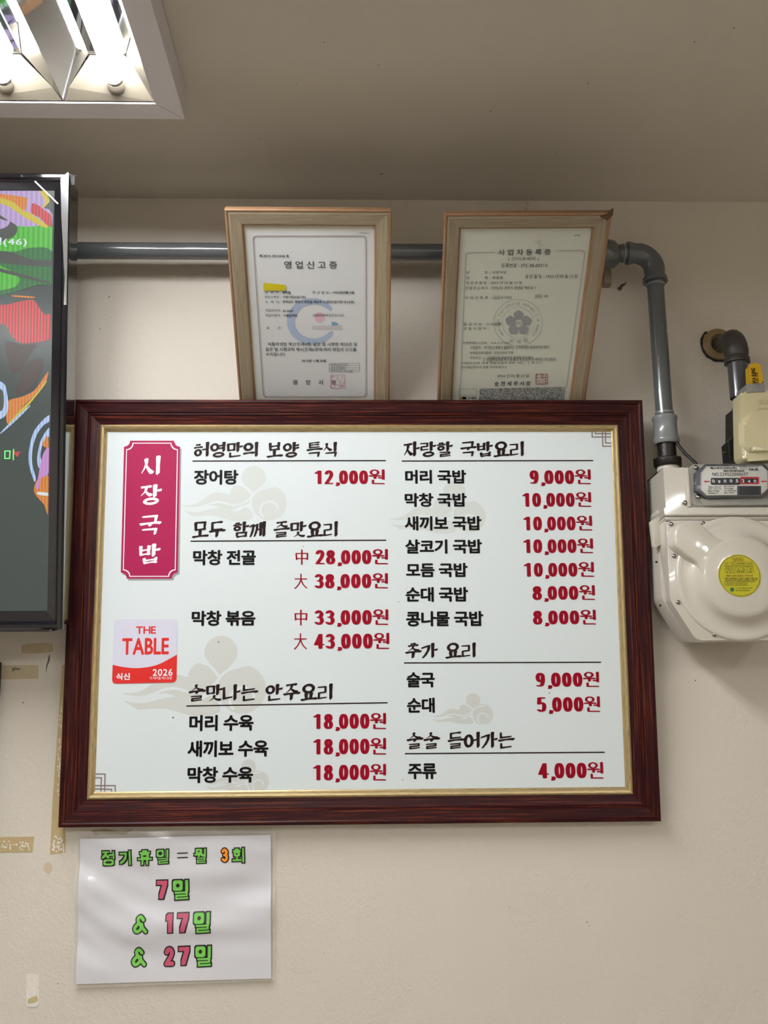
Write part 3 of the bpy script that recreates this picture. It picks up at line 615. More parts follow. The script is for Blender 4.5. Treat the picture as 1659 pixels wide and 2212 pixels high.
# round-cornered sticker on the board
sk = Plane(bd.o+bd.n*(PZ+.0004), bd.u, bd.v)
so = Vector((*sk.uv(242, 1477), 0)); skp = Plane(sk.o+sk.u*so.x+sk.v*so.y, bd.u+bd.v*.004, bd.v)
sr = empty('award_sticker', 'square white and red restaurant award sticker with rounded corners on the menu board', 'sticker', M=skp.M())
def spx(*p): return skp.uv(*p)
swh = mat('sticker_white', '#cfcfe0', .35); srd = mat('sticker_red', '#c8201c', .35)
P = rnd([spx(246, 1338), spx(384, 1338), spx(381, 1474), spx(242, 1477)], .008, 6)
bm = bmesh.new(); fv = [bm.verts.new((*p, .0004)) for p in P]; bv = [bm.verts.new((*p, 0)) for p in P]; bm.faces.new(fv)
for i in range(len(P)): bm.faces.new((fv[i], bv[i], bv[(i+1) % len(P)], fv[(i+1) % len(P)]))
bmo('backing', bm, swh, sr)
cv = curve([spx(243.5, 1436), spx(268, 1441), spx(300, 1443), spx(340, 1436), spx(382.5, 1414)], 5)
low = [p for p in rnd([spx(243.5, 1430), spx(382.5, 1430), spx(381, 1474), spx(242, 1477)], .008, 6) if p[1] < spx(300, 1450)[1]]
low = sorted([p for p in low], key=lambda p: math.atan2(p[1]-spx(312, 1440)[1], p[0]-spx(312, 1440)[0]))
mesh('red_band', [(*p, .0005) for p in cv[::-1]+low], [tuple(range(len(cv)+len(low)))], srd, sr)
put('lettering', noto('THE', ring8(.024, .02)), sr, srd, *pxrect(skp, 294, 1353, 337, 1369), h=.0006)
put('lettering', noto('TABLE', ring8(.032, .022)), sr, srd, *pxrect(skp, 264, 1378, 365, 1414), h=.0006)
put('lettering', noto('2026', ring8(.02, .02)), sr, white, *pxrect(skp, 330, 1445, 373, 1460), h=.0007)
put('lettering', noto('식신', ring8(.035, .035)), sr, white, *pxrect(skp, 251, 1454, 281, 1469), h=.0007)
put('lettering', noto('더 테이블 레스토랑', ()), sr, white, *pxrect(skp, 324, 1461, 372, 1468), h=.0007)

# ---------------------------------------------------------------- the two framed certificates
def cert(x0, z0, W, Hh, lean, rot, yaw, name, label):
    ext = .045; pl = rect_plane(x0, GZ+z0, -.05, lean, rot, yaw); pl.o = pl.o-pl.v*ext
    r = empty(name, label, 'framed certificate', M=pl.M()); return pl, r, W, Hh+ext
cprof = lambda fw: [(0, -.014), (0, -.002), (.002, -.0005), (.004, -.001)]
def cframe(r, W, H, fw):
    frame_rails(r, W, H, [(0, -.014), (0, -.001), (.0015, 0), (.0035, 0), (.0045, -.001), (.0045, -.014)], copper, 'copper_edging')
    frame_rails(r, W, H, [(.0047, -.014), (.0047, -.0012), (.008, -.0008), (fw-.006, -.0028), (fw-.003, -.0035), (fw-.003, -.014)], palewood, 'frame_rail')
    frame_rails(r, W, H, [(fw-.0028, -.014), (fw-.0028, -.0032), (fw-.001, -.0045), (fw, -.0072), (fw, -.014)], copper, 'inner_edging')
    bm = bmesh.new(); box(bm, .004, .004, -.0165, W-.004, H-.004, -.0142); bmo('backing_board', bm, darkedge, r)
p1, c1, W1, H1 = cert(-.2134, .5721, .2702, .3361, .7800, -.0101, -.0208, 'framed_certificate', 'pale wood framed certificate with a faint blue ring, left above the menu board')
cframe(c1, W1, H1, .0285)
sh1 = Plane(p1.o-p1.n*.0085, p1.u, p1.v); q = 'x'
bm = bmesh.new(); box(bm, .028, .028, -.012, W1-.028, H1-.028, -.0088); bmo('mat_board', bm, matb, c1)
def sheet(pl, r, pts, m, h=-.0086):
    o = poly_px('certificate_sheet', pl, pts, r, m, h); return o
# zoomed-crop coordinates to photo pixels
A = lambda x, y: (480+x/4.4838, 440+y/4.4838)
B = lambda x, y: (940+x/4.2538, 440+y/4.2538)
sheet(sh1, c1, [A(300, 245), A(1470, 245), A(1430, 1885), A(330, 1885)] and [A(238, 262), A(1474, 262), A(1470, 1884), A(345, 1884)], paper)
def ct(pl, r, s, f, x0, y0, x1, y1, m=pap_ink, bold=0, sp=1.0, nm='lettering'):
    a = f(x0, y0); b = f(x1, y1); put(nm, noto(s, ring8(bold, bold, 4) if bold else (), sp), r, m, *pxrect(pl, *a, *b), h=-.0078)
LT = [('제 2015- 0513343 호', 358, 490, 648, 520, .03), ('영 업 신 고 증', 600, 555, 1112, 628, .01), ('대  표  자 :', 412, 845, 565, 868, 0), ('왕종필', 582, 845, 660, 872, .02), ('생 년 월 일 :', 870, 845, 1052, 872, 0),
      ('1953년09월13일', 1070, 845, 1278, 872, .03), ('영업소명칭 :', 412, 890, 565, 915, 0), ('시장식당(5일시장)', 584, 890, 810, 920, .02), ('소  재  지 :', 415, 937, 568, 962, 0),
      ('전라남도 광양시 광양읍 백운로 3 (광양5일시장 내 62호)', 584, 935, 1280, 968, .02), ('영업장면적 :', 420, 1020, 572, 1045, 0), ('22.26㎡', 587, 1022, 686, 1046, .03), ('영업의종류 :', 420, 1068, 575, 1092, 0),
      ('식품접객업', 592, 1068, 724, 1095, .02), ('(영업의형태:일반음식점)', 876, 1066, 1180, 1096, 0), ('조        건 :', 430, 1188, 580, 1216, 0), ('식품위생법 제37조제4항, 같은 법 시행령 제25조 및', 440, 1342, 1306, 1378, .008),
      ('같은 법 시행규칙 제42조제6항에 따라 영업의 신고를', 420, 1392, 1300, 1428, .008), ('수리합니다.', 422, 1440, 618, 1474, .008), ('2015년 11월 20일', 770, 1506, 1006, 1532, .03), ('광     양     시     장', 684, 1704, 1104, 1752, .01),
      ('담당부서   보건위생과', 1052, 1548, 1222, 1566, 0), ('책 임 자   남상진', 1055, 1570, 1190, 1586, 0), ('담 당 자   변미숙', 1055, 1590, 1190, 1608, 0), ('연 락 처   061-797-3408', 1055, 1611, 1262, 1628, 0)]
for s, a, b, c, d, bo in LT: ct(sh1, c1, s, A, a, b, c, d, bold=bo)
def rr(pl, f, x0, y0, x1, y1, x0b, x1b, rad, wd):
    P = rnd([f(x0, y0), f(x1, y0), f(x1b, y1), f(x0b, y1)], rad, 5); return line_px(pl, P, wd, True)
raw('printed_border', rr(sh1, A, 296, 312, 1395, 1872, 398, 1400, 10, .0011), c1, brownline, -.0081)
raw('printed_border', rr(sh1, A, 310, 325, 1382, 1862, 410, 1388, 8, .0004), c1, brownline, -.0081)
blu = mat('pale_blue_ink', '#98a6bd', .5); blu2 = mat('sky_blue_ink', '#6f93b4', .5); rose = mat('pale_rose_ink', '#c4a2ae', .5); pgr = mat('pale_grey_ink', '#b0adb0', .5)
arc_ = [A(880+215*cos(radians(a)), 1140-195*sin(radians(a))) for a in range(38, 330, 8)]
qs = [sh1.uv(*p) for p in arc_]; W_ = [.0035+.0035*sin(pi*i/(len(qs)-1))**.6 for i in range(len(qs))]
raw('printed_ring', [(hull2([(a[0]+wa*cos(t), a[1]+wa*sin(t)) for a, wa in ((qs[i], W_[i]), (qs[i+1], W_[i+1])) for t in [2*pi*k/10 for k in range(10)]]), i) for i in range(len(qs)-1)], c1, blu, -.0084)
poly_px('printed_dot', sh1, [A(942+48*cos(t), 1100+50*sin(t)) for t in [2*pi*k/20 for k in range(20)]], c1, rose, -.0083)
poly_px('printed_tick', sh1, [A(1060, 1143), A(1100, 1148), A(1128, 1165), A(1120, 1175), A(1060, 1176)], c1, blu2, -.0081)
poly_px('printed_bar', sh1, [A(868, 1182), A(1160, 1178), A(1166, 1218), A(870, 1216)], c1, pgr, -.0083)
tb = []
for yy in (1544, 1566, 1588, 1609, 1630): tb += line_px(sh1, [A(1036, yy), A(1331, yy)], .0004)
for xx in (1036, 1128, 1331): tb += line_px(sh1, [A(xx, 1544), A(xx, 1630)], .0004)
raw('printed_table', tb, c1, pap_ink, -.0081)
def seal(pl, r, f, x0, y0, x1, y1, m, n=4):
    L = line_px(pl, rnd([f(x0, y0), f(x1, y0), f(x1, y1), f(x0, y1)], 2, 2), .0006, True)
    rd = random.Random(3)
    for i in range(n):
        for j in range(n):
            a, b, c, d = x0+(x1-x0)*(i+.15)/n, y0+(y1-y0)*(j+.15)/n, x0+(x1-x0)*(i+.85)/n, y0+(y1-y0)*(j+.85)/n
            g = [[(a, b), (c, b), (c, d)], [(a, d), (a, b), (c, (b+d)/2), (a, (b+d)/2)], [(a, b), (a, d), (c, d), (c, b)], [((a+c)/2, b), ((a+c)/2, d), (a, d)]][rd.randrange(4)]
            L += line_px(pl, [f(*p) for p in g], .0006)
    raw('red_seal', L, r, m, -.0076)
seal(sh1, c1, A, 1050, 1656, 1187, 1786, stamp, 3)
ct(sh1, c1, '전자문서진본확인', A, 1330, 277, 1430, 291)
# yellow tab stuck on certificate 1
po = sh1.uv(*A(400, 842)); yo = Plane(sh1.o+sh1.u*po[0]+sh1.v*po[1]+sh1.n*.0012, sh1.u, sh1.v)
yb = boxo('sticky_note', (0, 0, 0), (.001, .001, .001), mat('sticky_yellow', '#b9ac10', .5), None); bpy.data.objects.remove(yb)
ys = [yo.uv(*A(400, 842)), yo.uv(*A(616, 841)), yo.uv(*A(613, 786)), yo.uv(*A(400, 768))]
bm = bmesh.new(); fv = [bm.verts.new((*p, .0002)) for p in ys]; bv = [bm.verts.new((*p, -.0002)) for p in ys]; bm.faces.new(fv); bm.faces.new(bv[::-1])
for i in range(4): bm.faces.new((fv[i], bv[i], bv[(i+1) % 4], fv[(i+1) % 4]))
yb = bmo('sticky_note', bm, MC['sticky_yellow']); yb.matrix_world = yo.M(); tag(yb, 'small yellow paper tab stuck on the left framed certificate', 'sticky note')

p2, c2, W2, H2 = cert(.1435, .5692, .2686, .3406, .8491, .0063, -.0082, 'framed_certificate', 'framed certificate with a grey flower emblem and chipped corner, right above the menu board')
# this frame has racked out of square: shear it as the photo shows
cframe(c2, W2, H2, .0275)
sh2 = Plane(p2.o-p2.n*.0085, p2.u, p2.v)
bm = bmesh.new(); box(bm, .027, .027, -.012, W2-.027, H2-.027, -.0088); bmo('mat_board', bm, paper2, c2)
LT2 = [('사 업 자 등 록 증', 578, 418, 1062, 472, .012), ('( 간이과세자 )', 672, 488, 952, 526, .0), ('등록번호 : 375-38-00213', 608, 546, 1028, 586, .0), ('상              호  : 시장식당', 286, 616, 655, 643, 0), ('성              명  : 왕종필', 286, 666, 622, 692, 0),
       ('생 년 월 일  : 1953 년 09 월 13 일', 826, 648, 1306, 684, 0), ('개 업 연 월 일  : 2016 년 02 월 23 일', 282, 712, 796, 738, 0), ('사 업 장 소 재 지  : 전라남도 광양시 광양읍 백운로 3', 278, 758, 922, 788, 0), ('사 업 의 종 류  :', 274, 850, 514, 874, 0), ('업태', 540, 852, 585, 872, 0), ('음식점업', 602, 848, 700, 872, 0),
       ('종목', 930, 842, 974, 860, 0), ('국밥', 994, 838, 1040, 862, 0), ('발 급 사 유  : 신규등록', 262, 1092, 608, 1118, 0), ('공 동 사 업 자  :', 260, 1134, 496, 1158, 0), ('주류판매신고번호  : 416-5-57533', 254, 1266, 680, 1290, 0),
       ('사업범위  : 허가장소내에서 음용하는 고객에게만 판매하여야 한다', 322, 1304, 1048, 1336, 0), ('판매할주류의종류  : 주정이외의 주류', 320, 1356, 718, 1382, 0), ('지정조건  : 1. 사업범위를 위반하면 면허를 취소한다.', 318, 1400, 904, 1426, 0), ('2. 타법령에의해 허가·등록이 취소되면 이 면허도 취소된다.', 442, 1414, 1110, 1448, 0),
       ('사업자 단위 과세 적용사업자 여부 : 여 (    )  부 ( v )', 244, 1450, 982, 1476, 0), ('전자세금계산서 전용 전자우편주소', 240, 1490, 660, 1512, 0), ('2016 년 02 월 23 일', 568, 1564, 862, 1594, 0), ('순천세무서장', 545, 1630, 876, 1672, .02), ('국세청', 296, 1772, 376, 1792, .03), ('국세청', 1278, 282, 1332, 298, 0)]
for s, a, b, c, d, bo in LT2: ct(sh2, c2, s, B, a, b, c, d, bold=bo, sp=1.35 if s == '순천세무서장' else 1)
for k, (rd_, wd) in enumerate(((224, .0005), (147, .0004))):
    raw('printed_ring', line_px(sh2, [B(762+(rd_)*cos(radians(a)), 1092-rd_*.955*sin(radians(a))) for a in range(0, 361, 8)], wd), c2, mat('ring_ink', '#8e9290', .5), -.0081)
for k in range(5):
    a0 = radians(90+72*k); cx, cy = 766+77*cos(a0), 1098-77*.95*sin(a0)
    pts = [B(cx+r_*cos(a0+t), cy-.95*r_*sin(a0+t)) for t, r_ in [(2*pi*i/24, 50*(1-.13*abs(cos(2.5*(2*pi*i/24-pi))))) for i in range(24)]]
    poly_px('printed_petal', sh2, pts, c2, petal, -.0081)
ct(sh2, c2, 'NTS', B, 728, 1085, 796, 1113, m=mat('ring_ink', '#8e9290', .5), bold=.03)
def arctext(s, cx, cy, R, a0, a1, size, m):
    for i, ch in enumerate(s):
        if ch == ' ': continue
        a = radians(a0+(a1-a0)*i/(len(s)-1)); V = noto(ch)
        ctr = sh2.uv(*B(cx+R*cos(a), cy-R*.955*sin(a))); rot = a-pi/2 if a1 < a0 else a+pi/2; k = size
        yield [([(ctr[0]+k*((x-.3)*cos(rot)-(y-.35)*sin(rot)), ctr[1]+k*((x-.3)*sin(rot)+(y-.35)*cos(rot))) for x, y in f], n) for f, n in V]
ringp = [f for g in arctext('NATIONAL TAX SERVICE REPUBLIC OF KOREA', 762, 1092, 184, 218, -38, .0062, None) for f in g]
raw('lettering', ringp, c2, mat('ring_ink', '#8e9290', .5), -.008)
ringp = [f for g in arctext('국세청', 762, 1092, 184, 248, 290, .0095, None) for f in g]
raw('lettering', ringp, c2, mat('ring_ink', '#8e9290', .5), -.008)
bd2 = line_px(sh2, [B(538, 446), B(320, 450), B(290, 458), B(282, 480), B(226, 1780)], .0016)+line_px(sh2, [B(1128, 432), B(1345, 430), B(1368, 440), B(1374, 465), B(1205, 1690)], .0016)
raw('printed_border', bd2[:4], c2, pap_ink2, -.0082); raw('printed_border', bd2[4:], c2, pap_ink2, -.0082)
raw('printed_box', line_px(sh2, [B(532, 846), B(592, 846), B(592, 876), B(532, 876)], .0004, True)+line_px(sh2, [B(921, 836), B(981, 836), B(981, 866), B(921, 866)], .0004, True)+line_px(sh2, [B(216, 1700), B(380, 1702), B(378, 1760), B(214, 1762)], .0004, True), c2, pap_ink, -.0081)
nz = mat('barcode_noise', '#7d7f7d', .6); _n = nz.node_tree; tn = _n.nodes.new('ShaderNodeTexNoise'); tn.inputs['Scale'].default_value = 900; tn.inputs['Detail'].default_value = 1
tc_ = _n.nodes.new('ShaderNodeTexCoord'); _n.links.new(tc_.outputs['Object'], tn.inputs['Vector']); rp = _n.nodes.new('ShaderNodeValToRGB'); rp.color_ramp.interpolation = 'CONSTANT'
rp.color_ramp.elements[0].color = hexc('#3a3c3c'); rp.color_ramp.elements[1].position = .5; rp.color_ramp.elements[1].color = hexc('#b8bab4'); _n.links.new(tn.outputs[0], rp.inputs[0]); _n.links.new(rp.outputs[0], _n.nodes['Principled BSDF'].inputs['Base Color'])
poly_px('printed_code_strip', sh2, [B(408, 1698), B(1192, 1682), B(1180, 1800), B(402, 1800)], c2, nz, -.0081)
poly_px('printed_logo', sh2, [B(218, 1774), B(250, 1774), B(250, 1796), B(218, 1796)], c2, mat('tan_ink', '#a07848', .5), -.0081)
poly_px('printed_logo', sh2, [B(250, 1774), B(285, 1774), B(285, 1796), B(250, 1796)], c2, ink, -.0081)
seal(sh2, c2, B, 924, 1562, 1032, 1658, stamp2, 4)
# chipped copper corner: a splinter sticking up at the top right
cx_, cy_ = W2, H2
sp_ = mesh('splintered_corner', [(cx_-.006, cy_-.012, .001), (cx_+.0015, cy_-.004, .001), (cx_+.001, cy_+.007, .003), (cx_-.004, cy_+.001, .002), (cx_-.018, cy_-.006, .001),
     (cx_-.006, cy_-.012, -.008), (cx_+.0015, cy_-.004, -.008), (cx_+.001, cy_+.007, -.004), (cx_-.004, cy_+.001, -.006), (cx_-.018, cy_-.006, -.008)],
     [(0, 1, 2, 3, 4), (9, 8, 7, 6, 5), (0, 5, 6, 1), (1, 6, 7, 2), (2, 7, 8, 3), (3, 8, 9, 4), (4, 9, 5, 0)], darkedge, c2); sp_['label'] = 'dark chipped frame corner'
twine = mat('twine', '#d2cab6', .8)
def loc2(px, py, h=0): q = p2.uv(px, py, h); return Vector((q[0], q[1], h))
pts = [loc2(*B(938, 250), .001), loc2(*B(934, 285), .001), loc2(*B(946, 325), -.004), loc2(*B(936, 365), -.006), loc2(*B(940, 420), -.006)]
tube('twine', pts, .0007, twine, c2, 6)
tube('twine', [loc2(*B(946, 325), -.004), loc2(*B(958, 345), -.006), loc2(*B(952, 385), -.006), loc2(*B(960, 415), -.006)], .0007, twine, c2, 6)
# knotted string end that holds this certificate from the ceiling edge
top = p2.o+p2.u*(W2*.5)+p2.v*H2-p2.n*.012
a_ = at(1141, 428, -.02)
st = tube('hanging_string', [(at(1142, 430, -.012)), at(1137, 436, -.02), at(1142, 443, -.03), at(1136, 449, -.04), at(1140, 456, -.05), top+Vector((0, .012, -.004))], .0011, twine, None, 7)
tag(st, 'short knotted string on the wall above the right framed certificate', 'string')

# ---------------------------------------------------------------- grey gas pipe along the wall
PY = -.06; PR = .0155
pr = empty('grey_gas_pipe', 'grey painted gas pipe running along the wall and down to the meter', 'pipe', loc=at(1430, 735, PY))
inv = Matrix.Translation(-Vector(pr.location))
def wpart(o): o.data.transform(inv); return o
zz = at(500, 543, PY).z
zr = at(1400, 540, PY).z; zc_ = zz
xv0, xv1 = at(1413, 590, PY).x, at(1437, 905, PY).x; xv = (xv0+xv1)/2
wpart(tube('pipe_run', [(X0+.002, PY, zc_), (at(1330, 538, PY).x, PY, zc_)], PR, pipeg, pr, 24))
xs_ = at(1310, 538, PY).x
wpart(tube('pipe_collar', [(xs_-.055, PY, zc_), (xs_-.01, PY, zc_), (xs_+.012, PY, zc_-.002), (xs_+.022, PY, zc_)], PR, pipeg, pr, 24, radii=[.022, .028, .026, .0175]))
wpart(tube('pipe_nipple', [(xs_+.02, PY, zc_), (xv-.045, PY, zc_)], PR+.001, pipeg, pr, 24))
el = [(xv-.050, PY, zc_), (xv-.046, PY, zc_), (xv-.034, PY, zc_)]+[(xv-.034+.034*sin(a), PY, zc_-.034*(1-cos(a))) for a in [pi/2*k/8 for k in range(1, 9)]]+[(xv, PY, zc_-.046), (xv, PY, zc_-.05), (xv, PY, zc_-.058)]
wpart(tube('pipe_elbow', el, .019, pipeg, pr, 24, radii=[.0215, .0215, .0185]+[.0195]*8+[.0185, .0225, .0225]))
wpart(tube('pipe_drop', [(xv, PY, zc_-.05), (xv, PY, at(1435, 905, PY).z)], PR, pipeg, pr, 24))
for zc2, rr_ in ((at(1435, 893, PY).z, .017),): 
    wpart(tube('cable_tie', [(xv, PY, zc2+.002), (xv, PY, zc2-.002)], rr_, pipeg2, pr, 24))
wpart(tube('cable_tie', [(xv, PY, zc_-.062), (xv, PY, zc_-.0655)], .0172, pipeg2, pr, 24))
wpart(tube('cable_tie', [(xv-.058, PY, zc_), (xv-.055, PY, zc_)], .0178, pipeg2, pr, 24))
z_ = lambda y: at(1438, y, PY).z
wpart(tube('pipe_socket', [(xv, PY, z_(898)), (xv, PY, z_(902)), (xv, PY, z_(907)), (xv, PY, z_(910)), (xv, PY, z_(944)), (xv, PY, z_(949)), (xv, PY, z_(956)), (xv, PY, z_(960))], .02, pipeg2, pr, 28, radii=[.019, .0225, .0225, .021, .0212, .0232, .0235, .021]))
wpart(tube('pipe_tail', [(xv, PY, z_(958)), (xv, PY, z_(992))], .0165, nutm, pr, 24))
# pipe clip on the wall just right of the certificate
cl = boxo('pipe_clip', tuple(at(1306, 612, -.02)), tuple(at(1314, 583, 0)), mat('clip_paint', '#93897a', .5), None)
cl.data.transform(inv); cl.parent = pr
# ---------------------------------------------------------------- second pipe out of the wall
ES = at(1553, 744, -.004)
e1 = at(1554, 742, -.006)
es = lathe('wall_escutcheon', [(.031, 0), (.031, .003), (.027, .006), (.018, .009), (.017, .004)], brass, None, 40, mw=facing(Vector((e1.x, 0, e1.z)))); tag(es, 'round yellowed pipe collar on the wall at the upper right', 'wall collar')
sl = []
for k in range(26):
    a = radians(130+7.5*k)
    r_ = .0325+.0015*random.random(); sl.append(Vector((e1.x+r_*cos(a), -.002, e1.z+r_*sin(a))))
se = tube('dark_sealant_bead', sl, .0022, sealm, None, 6, radii=[.0012+.0018*random.random() for _ in sl]); tag(se, 'dark crumbly sealant bead round the yellowed wall collar', 'sealant')
DY = -.09; dx = at(1592, 780, DY).x; dz = at(1592, 735, DY).z
p2r = empty('dark_gas_pipe', 'dark iron gas pipe elbowing out of the wall into the cream valve box', 'pipe', loc=(dx, DY, dz)); inv2 = Matrix.Translation(-Vector(p2r.location))
def w2(o): o.data.transform(inv2); return o
R_ = .03; st0 = Vector((e1.x+.002, -.001, e1.z)); hz = Vector((dx-e1.x, DY, 0))
dirn = Vector((dx-e1.x, DY, dz-.002-e1.z)).normalized()
ee = Vector((dx, DY, dz)); path = [st0, st0+(ee-st0)*.35, ee-dirn*.022]+[ee-dirn*.022+(dirn*.022*sin(a))+Vector((0, 0, -.026*(1-cos(a)))) for a in [pi/2*k/7 for k in range(1, 8)]]
path += [Vector((dx, DY, dz-.032)), Vector((dx, DY, dz-.036)), Vector((dx, DY, dz-.044))]
w2(tube('elbow', path, .02, pipeb, p2r, 24, radii=[.0165, .0168, .0195]+[.0215]*7+[.0195, .0225, .0225]))
w2(tube('pipe_drop', [(dx, DY, dz-.04), (dx, DY, at(1600, 860, DY).z)], .0175, mat('dark_grey_paint', '#45464a', .2, spec=.6, coat=.5, bump=.1, bscale=50), p2r, 24))

# ---------------------------------------------------------------- cream valve box
VF = -.155
vb = empty('valve_box', 'cream enamel gas valve box under the yellow lever, cut by the right edge', 'valve box', loc=at(1630, 1000, VF)); inv3 = Matrix.Translation(-Vector(vb.location))
def w3(o): o.data.transform(inv3); o.parent = vb; return o
P = rnd(pxpts([(1598, 850), (1606, 845), (1725, 843), (1735, 850), (1745, 960), (1712, 990), (1612, 997), (1601, 986)], VF), .005, 3)
w3(bmo('housing', prism(P, VF, -.122, .006, 3, 1.0), cream2, None, True))
P = rnd(pxpts([(1606, 905), (1640, 885), (1700, 885), (1728, 905), (1728, 955), (1690, 972), (1622, 974), (1608, 960)], VF-.006), .012, 5)
w3(bmo('raised_boss', prism(P, VF-.007, VF+.004, .006, 4, 1.12), cream2, None, True))
w3(bmo('mount_plate', prism(pxpts([(1583, 880), (1600, 876), (1600, 1002), (1588, 1002)], -.115), -.121, -.112), blackm))
w3(bmo('bracket', prism(pxpts([(1572, 955), (1583, 943), (1590, 945), (1590, 993), (1575, 993)], -.11), -.112, -.08, .001), blackm))
w3(bmo('mount_plate', prism(pxpts([(1600, 870), (1690, 870), (1690, 990), (1600, 990)], -.075), -.1115, -.0), blackm))
w3(tube('bolt', [at(1563, 978, -.10), at(1580, 977, -.10)], .0032, chrome, None, 10))
def emb(s, x0, y0, x1, y1, st=None):
    pl = Plane((0, VF-.0002, 0), (1, 0, 0), (0, 0, 1)); u = pxrect(pl, x0, y0, x1, y1); polys = noto(s, ring8(.012, .012, 4))
    o = put('lettering', polys, None, mat('embossed_cream', '#b3aa86', .3, coat=.3), *u, h=.0003); o.data.transform(inv3 @ pl.M()); o.parent = vb
emb('sun', 1639, 864, 1667, 874); emb('hwa', 1638, 877, 1668, 889); emb('MADE', 1637, 941, 1662, 947)
P = rnd(pxpts([(1619, 830), (1617, 792), (1622, 786), (1636, 786), (1641, 792), (1648, 830)], VF+.01), .003, 4)
lv = empty('valve_lever', 'yellow plastic valve lever on top of the cream box', 'valve lever', loc=at(1632, 828, VF+.02)); inv4 = Matrix.Translation(-Vector(lv.location))
def w4(o): o.data.transform(inv4); o.parent = lv; return o
w4(bmo('handle', prism(P, VF+.005, VF+.025, .003, 3), yellow, None, True))
pl_ = Plane((0, VF+.0045, 0), (0, 0, 1), (-1, 0, 0))
def vert(s, x0, y0, x1, y1, m, b):
    a = at(x0, y1, VF+.0045); c = at(x1, y0, VF+.0045)
    o = put('lettering', noto(s, ring8(b, b, 6)), None, m, a.z, -c.x, c.z, -a.x, h=.0003); o.data.transform(inv4 @ pl_.M()); o.parent = lv
vert('WA SUNG', 1625, 795, 1631, 829, ink, .03); vert('2.0k 기준', 1633, 804, 1637, 828, ink, .02)
w4(bmo('collar', prism(rnd(pxpts([(1613, 829), (1651, 827), (1653, 846), (1613, 848)], VF-.002), .001, 2), VF-.002, VF+.045, .001), grey, None, True))

# ---------------------------------------------------------------- gas meter
MF = -.15
gm = empty('gas_meter', 'cream household gas meter with round diaphragm cover at the right edge', 'gas meter', loc=at(1595, 1383, -.08)); inv5 = Matrix.Translation(-Vector(gm.location))
def w5(o, nm=None):
    o.data.transform(inv5 @ o.matrix_basis); o.matrix_basis = Matrix(); o.parent = gm; return o
def mir(P, c=1595): return P+[(2*c-x, y) for x, y in P[::-1]]
cxm, czm = at(1595, 1248, MF).x, at(1595, 1248, MF).z
def mp(pts, y, c=1595):
    """left-half outline in pixels at depth y, mirrored about the meter's own centre line"""
    Q = [(q.x, q.z) for q in (at(a, b, y) for a, b in pts)]; return Q+[(2*cxm-x, z) for x, z in Q[::-1]]
back_o = mp([(1402, 1112), (1412, 1299), (1468, 1387)], -.045)
w5(bmo('rear_housing', prism(rnd(back_o, .004, 2), -.095, -.04, .004, 2), cream, None, True))
# dark little rivets on the rear flange
for x, y in ((1418, 1214), (1426, 1308)):
    w5(lathe('rivet', [(.0022, 0), (.0018, .001), (.0005, .0014)], mat('dark_rivet', '#3b3a38', .3, metal=.6), None, 10, mw=facing(at(x, y, -.0952))))
# side rib panel
w5(bmo('side_rib', prism(rnd(pxpts([(1405, 1126), (1423, 1117), (1429, 1117), (1429, 1176), (1414, 1184), (1411, 1178)], -.10), .002, 2), -.102, -.09, .0004), cream, None, True))
mid = mp([(1430, 1112), (1436, 1200), (1447, 1296), (1503, 1385)], -.12)
w5(bmo('middle_housing', prism(rnd(mid, .003, 2), -.135, -.09, .003, 2), cream, None, True))
cov = mp([(1441, 1124), (1449, 1295), (1506, 1383)], MF)
w5(bmo('front_cover', prism(rnd(cov, .008, 4), MF+.004, MF+.020, .0025, 3), cream, None, True))
FY = MF+.004
s_ = .000765
bowl = lathe('diaphragm_cover', [(136*s_, -.002), (135*s_, .003), (131*s_, .0045), (124*s_, .0038), (112*s_, .0036), (100*s_, .006), (94*s_, .012), (89*s_, .0195), (84*s_, .0225), (76*s_, .0238), (66*s_, .024), (63*s_, .0246), (40*s_, .0247), (0.0001, .0247)], cream, None, 96, mw=facing(Vector((cxm, FY, czm))), auto=60); w5(bowl)
lobe = pxpts([(1452, 1178), (1453, 1150), (1460, 1134), (1475, 1127), (1506, 1127), (1516, 1136), (1546, 1163), (1600, 1175), (1600, 1250), (1520, 1262), (1506, 1218), (1478, 1200)], MF-.012)
def loft(P, y0, y1, levels):
    cx = sum(p[0] for p in P)/len(P); cz = sum(p[1] for p in P)/len(P); bm = bmesh.new(); R_ = []
    for sc, t in levels: R_.append([bm.verts.new((cx+(x-cx)*sc, y1+(y0-y1)*t, cz+(z-cz)*sc)) for x, z in P])
    for a, b in zip(R_, R_[1:]):
        for k in range(len(P)): bm.faces.new((a[k], a[(k+1) % len(P)], b[(k+1) % len(P)], b[k]))
    bm.faces.new(R_[-1]); bm.faces.new(R_[0][::-1]); return bm
w5(bmo('gas_channel', loft(rnd(lobe, .007, 5), MF-.0185, FY, [(1.06, -.1), (1.05, .05), (1.02, .35), (.99, .7), (.965, .88), (.93, .97), (.86, 1)]), cream, None, True, auto=60))
def screw(x, y, yy, r=.0036):
    o = lathe('screw', [(r, 0), (r, .0006), (r*.85, .0018), (r*.35, .0024), (r*.3, .0016), (.0001, .0016)], chrome, None, 14, mw=facing(at(x, y, yy)), auto=50); return w5(o)
for x, y in ((1449.5, 1132), (1519, 1130.5), (1617.5, 1128.5), (1456, 1201), (1465, 1301), (1543, 1371), (1643, 1369)): screw(x, y, FY-.0006 if y < 1300 and x < 1500 else FY-.0006)
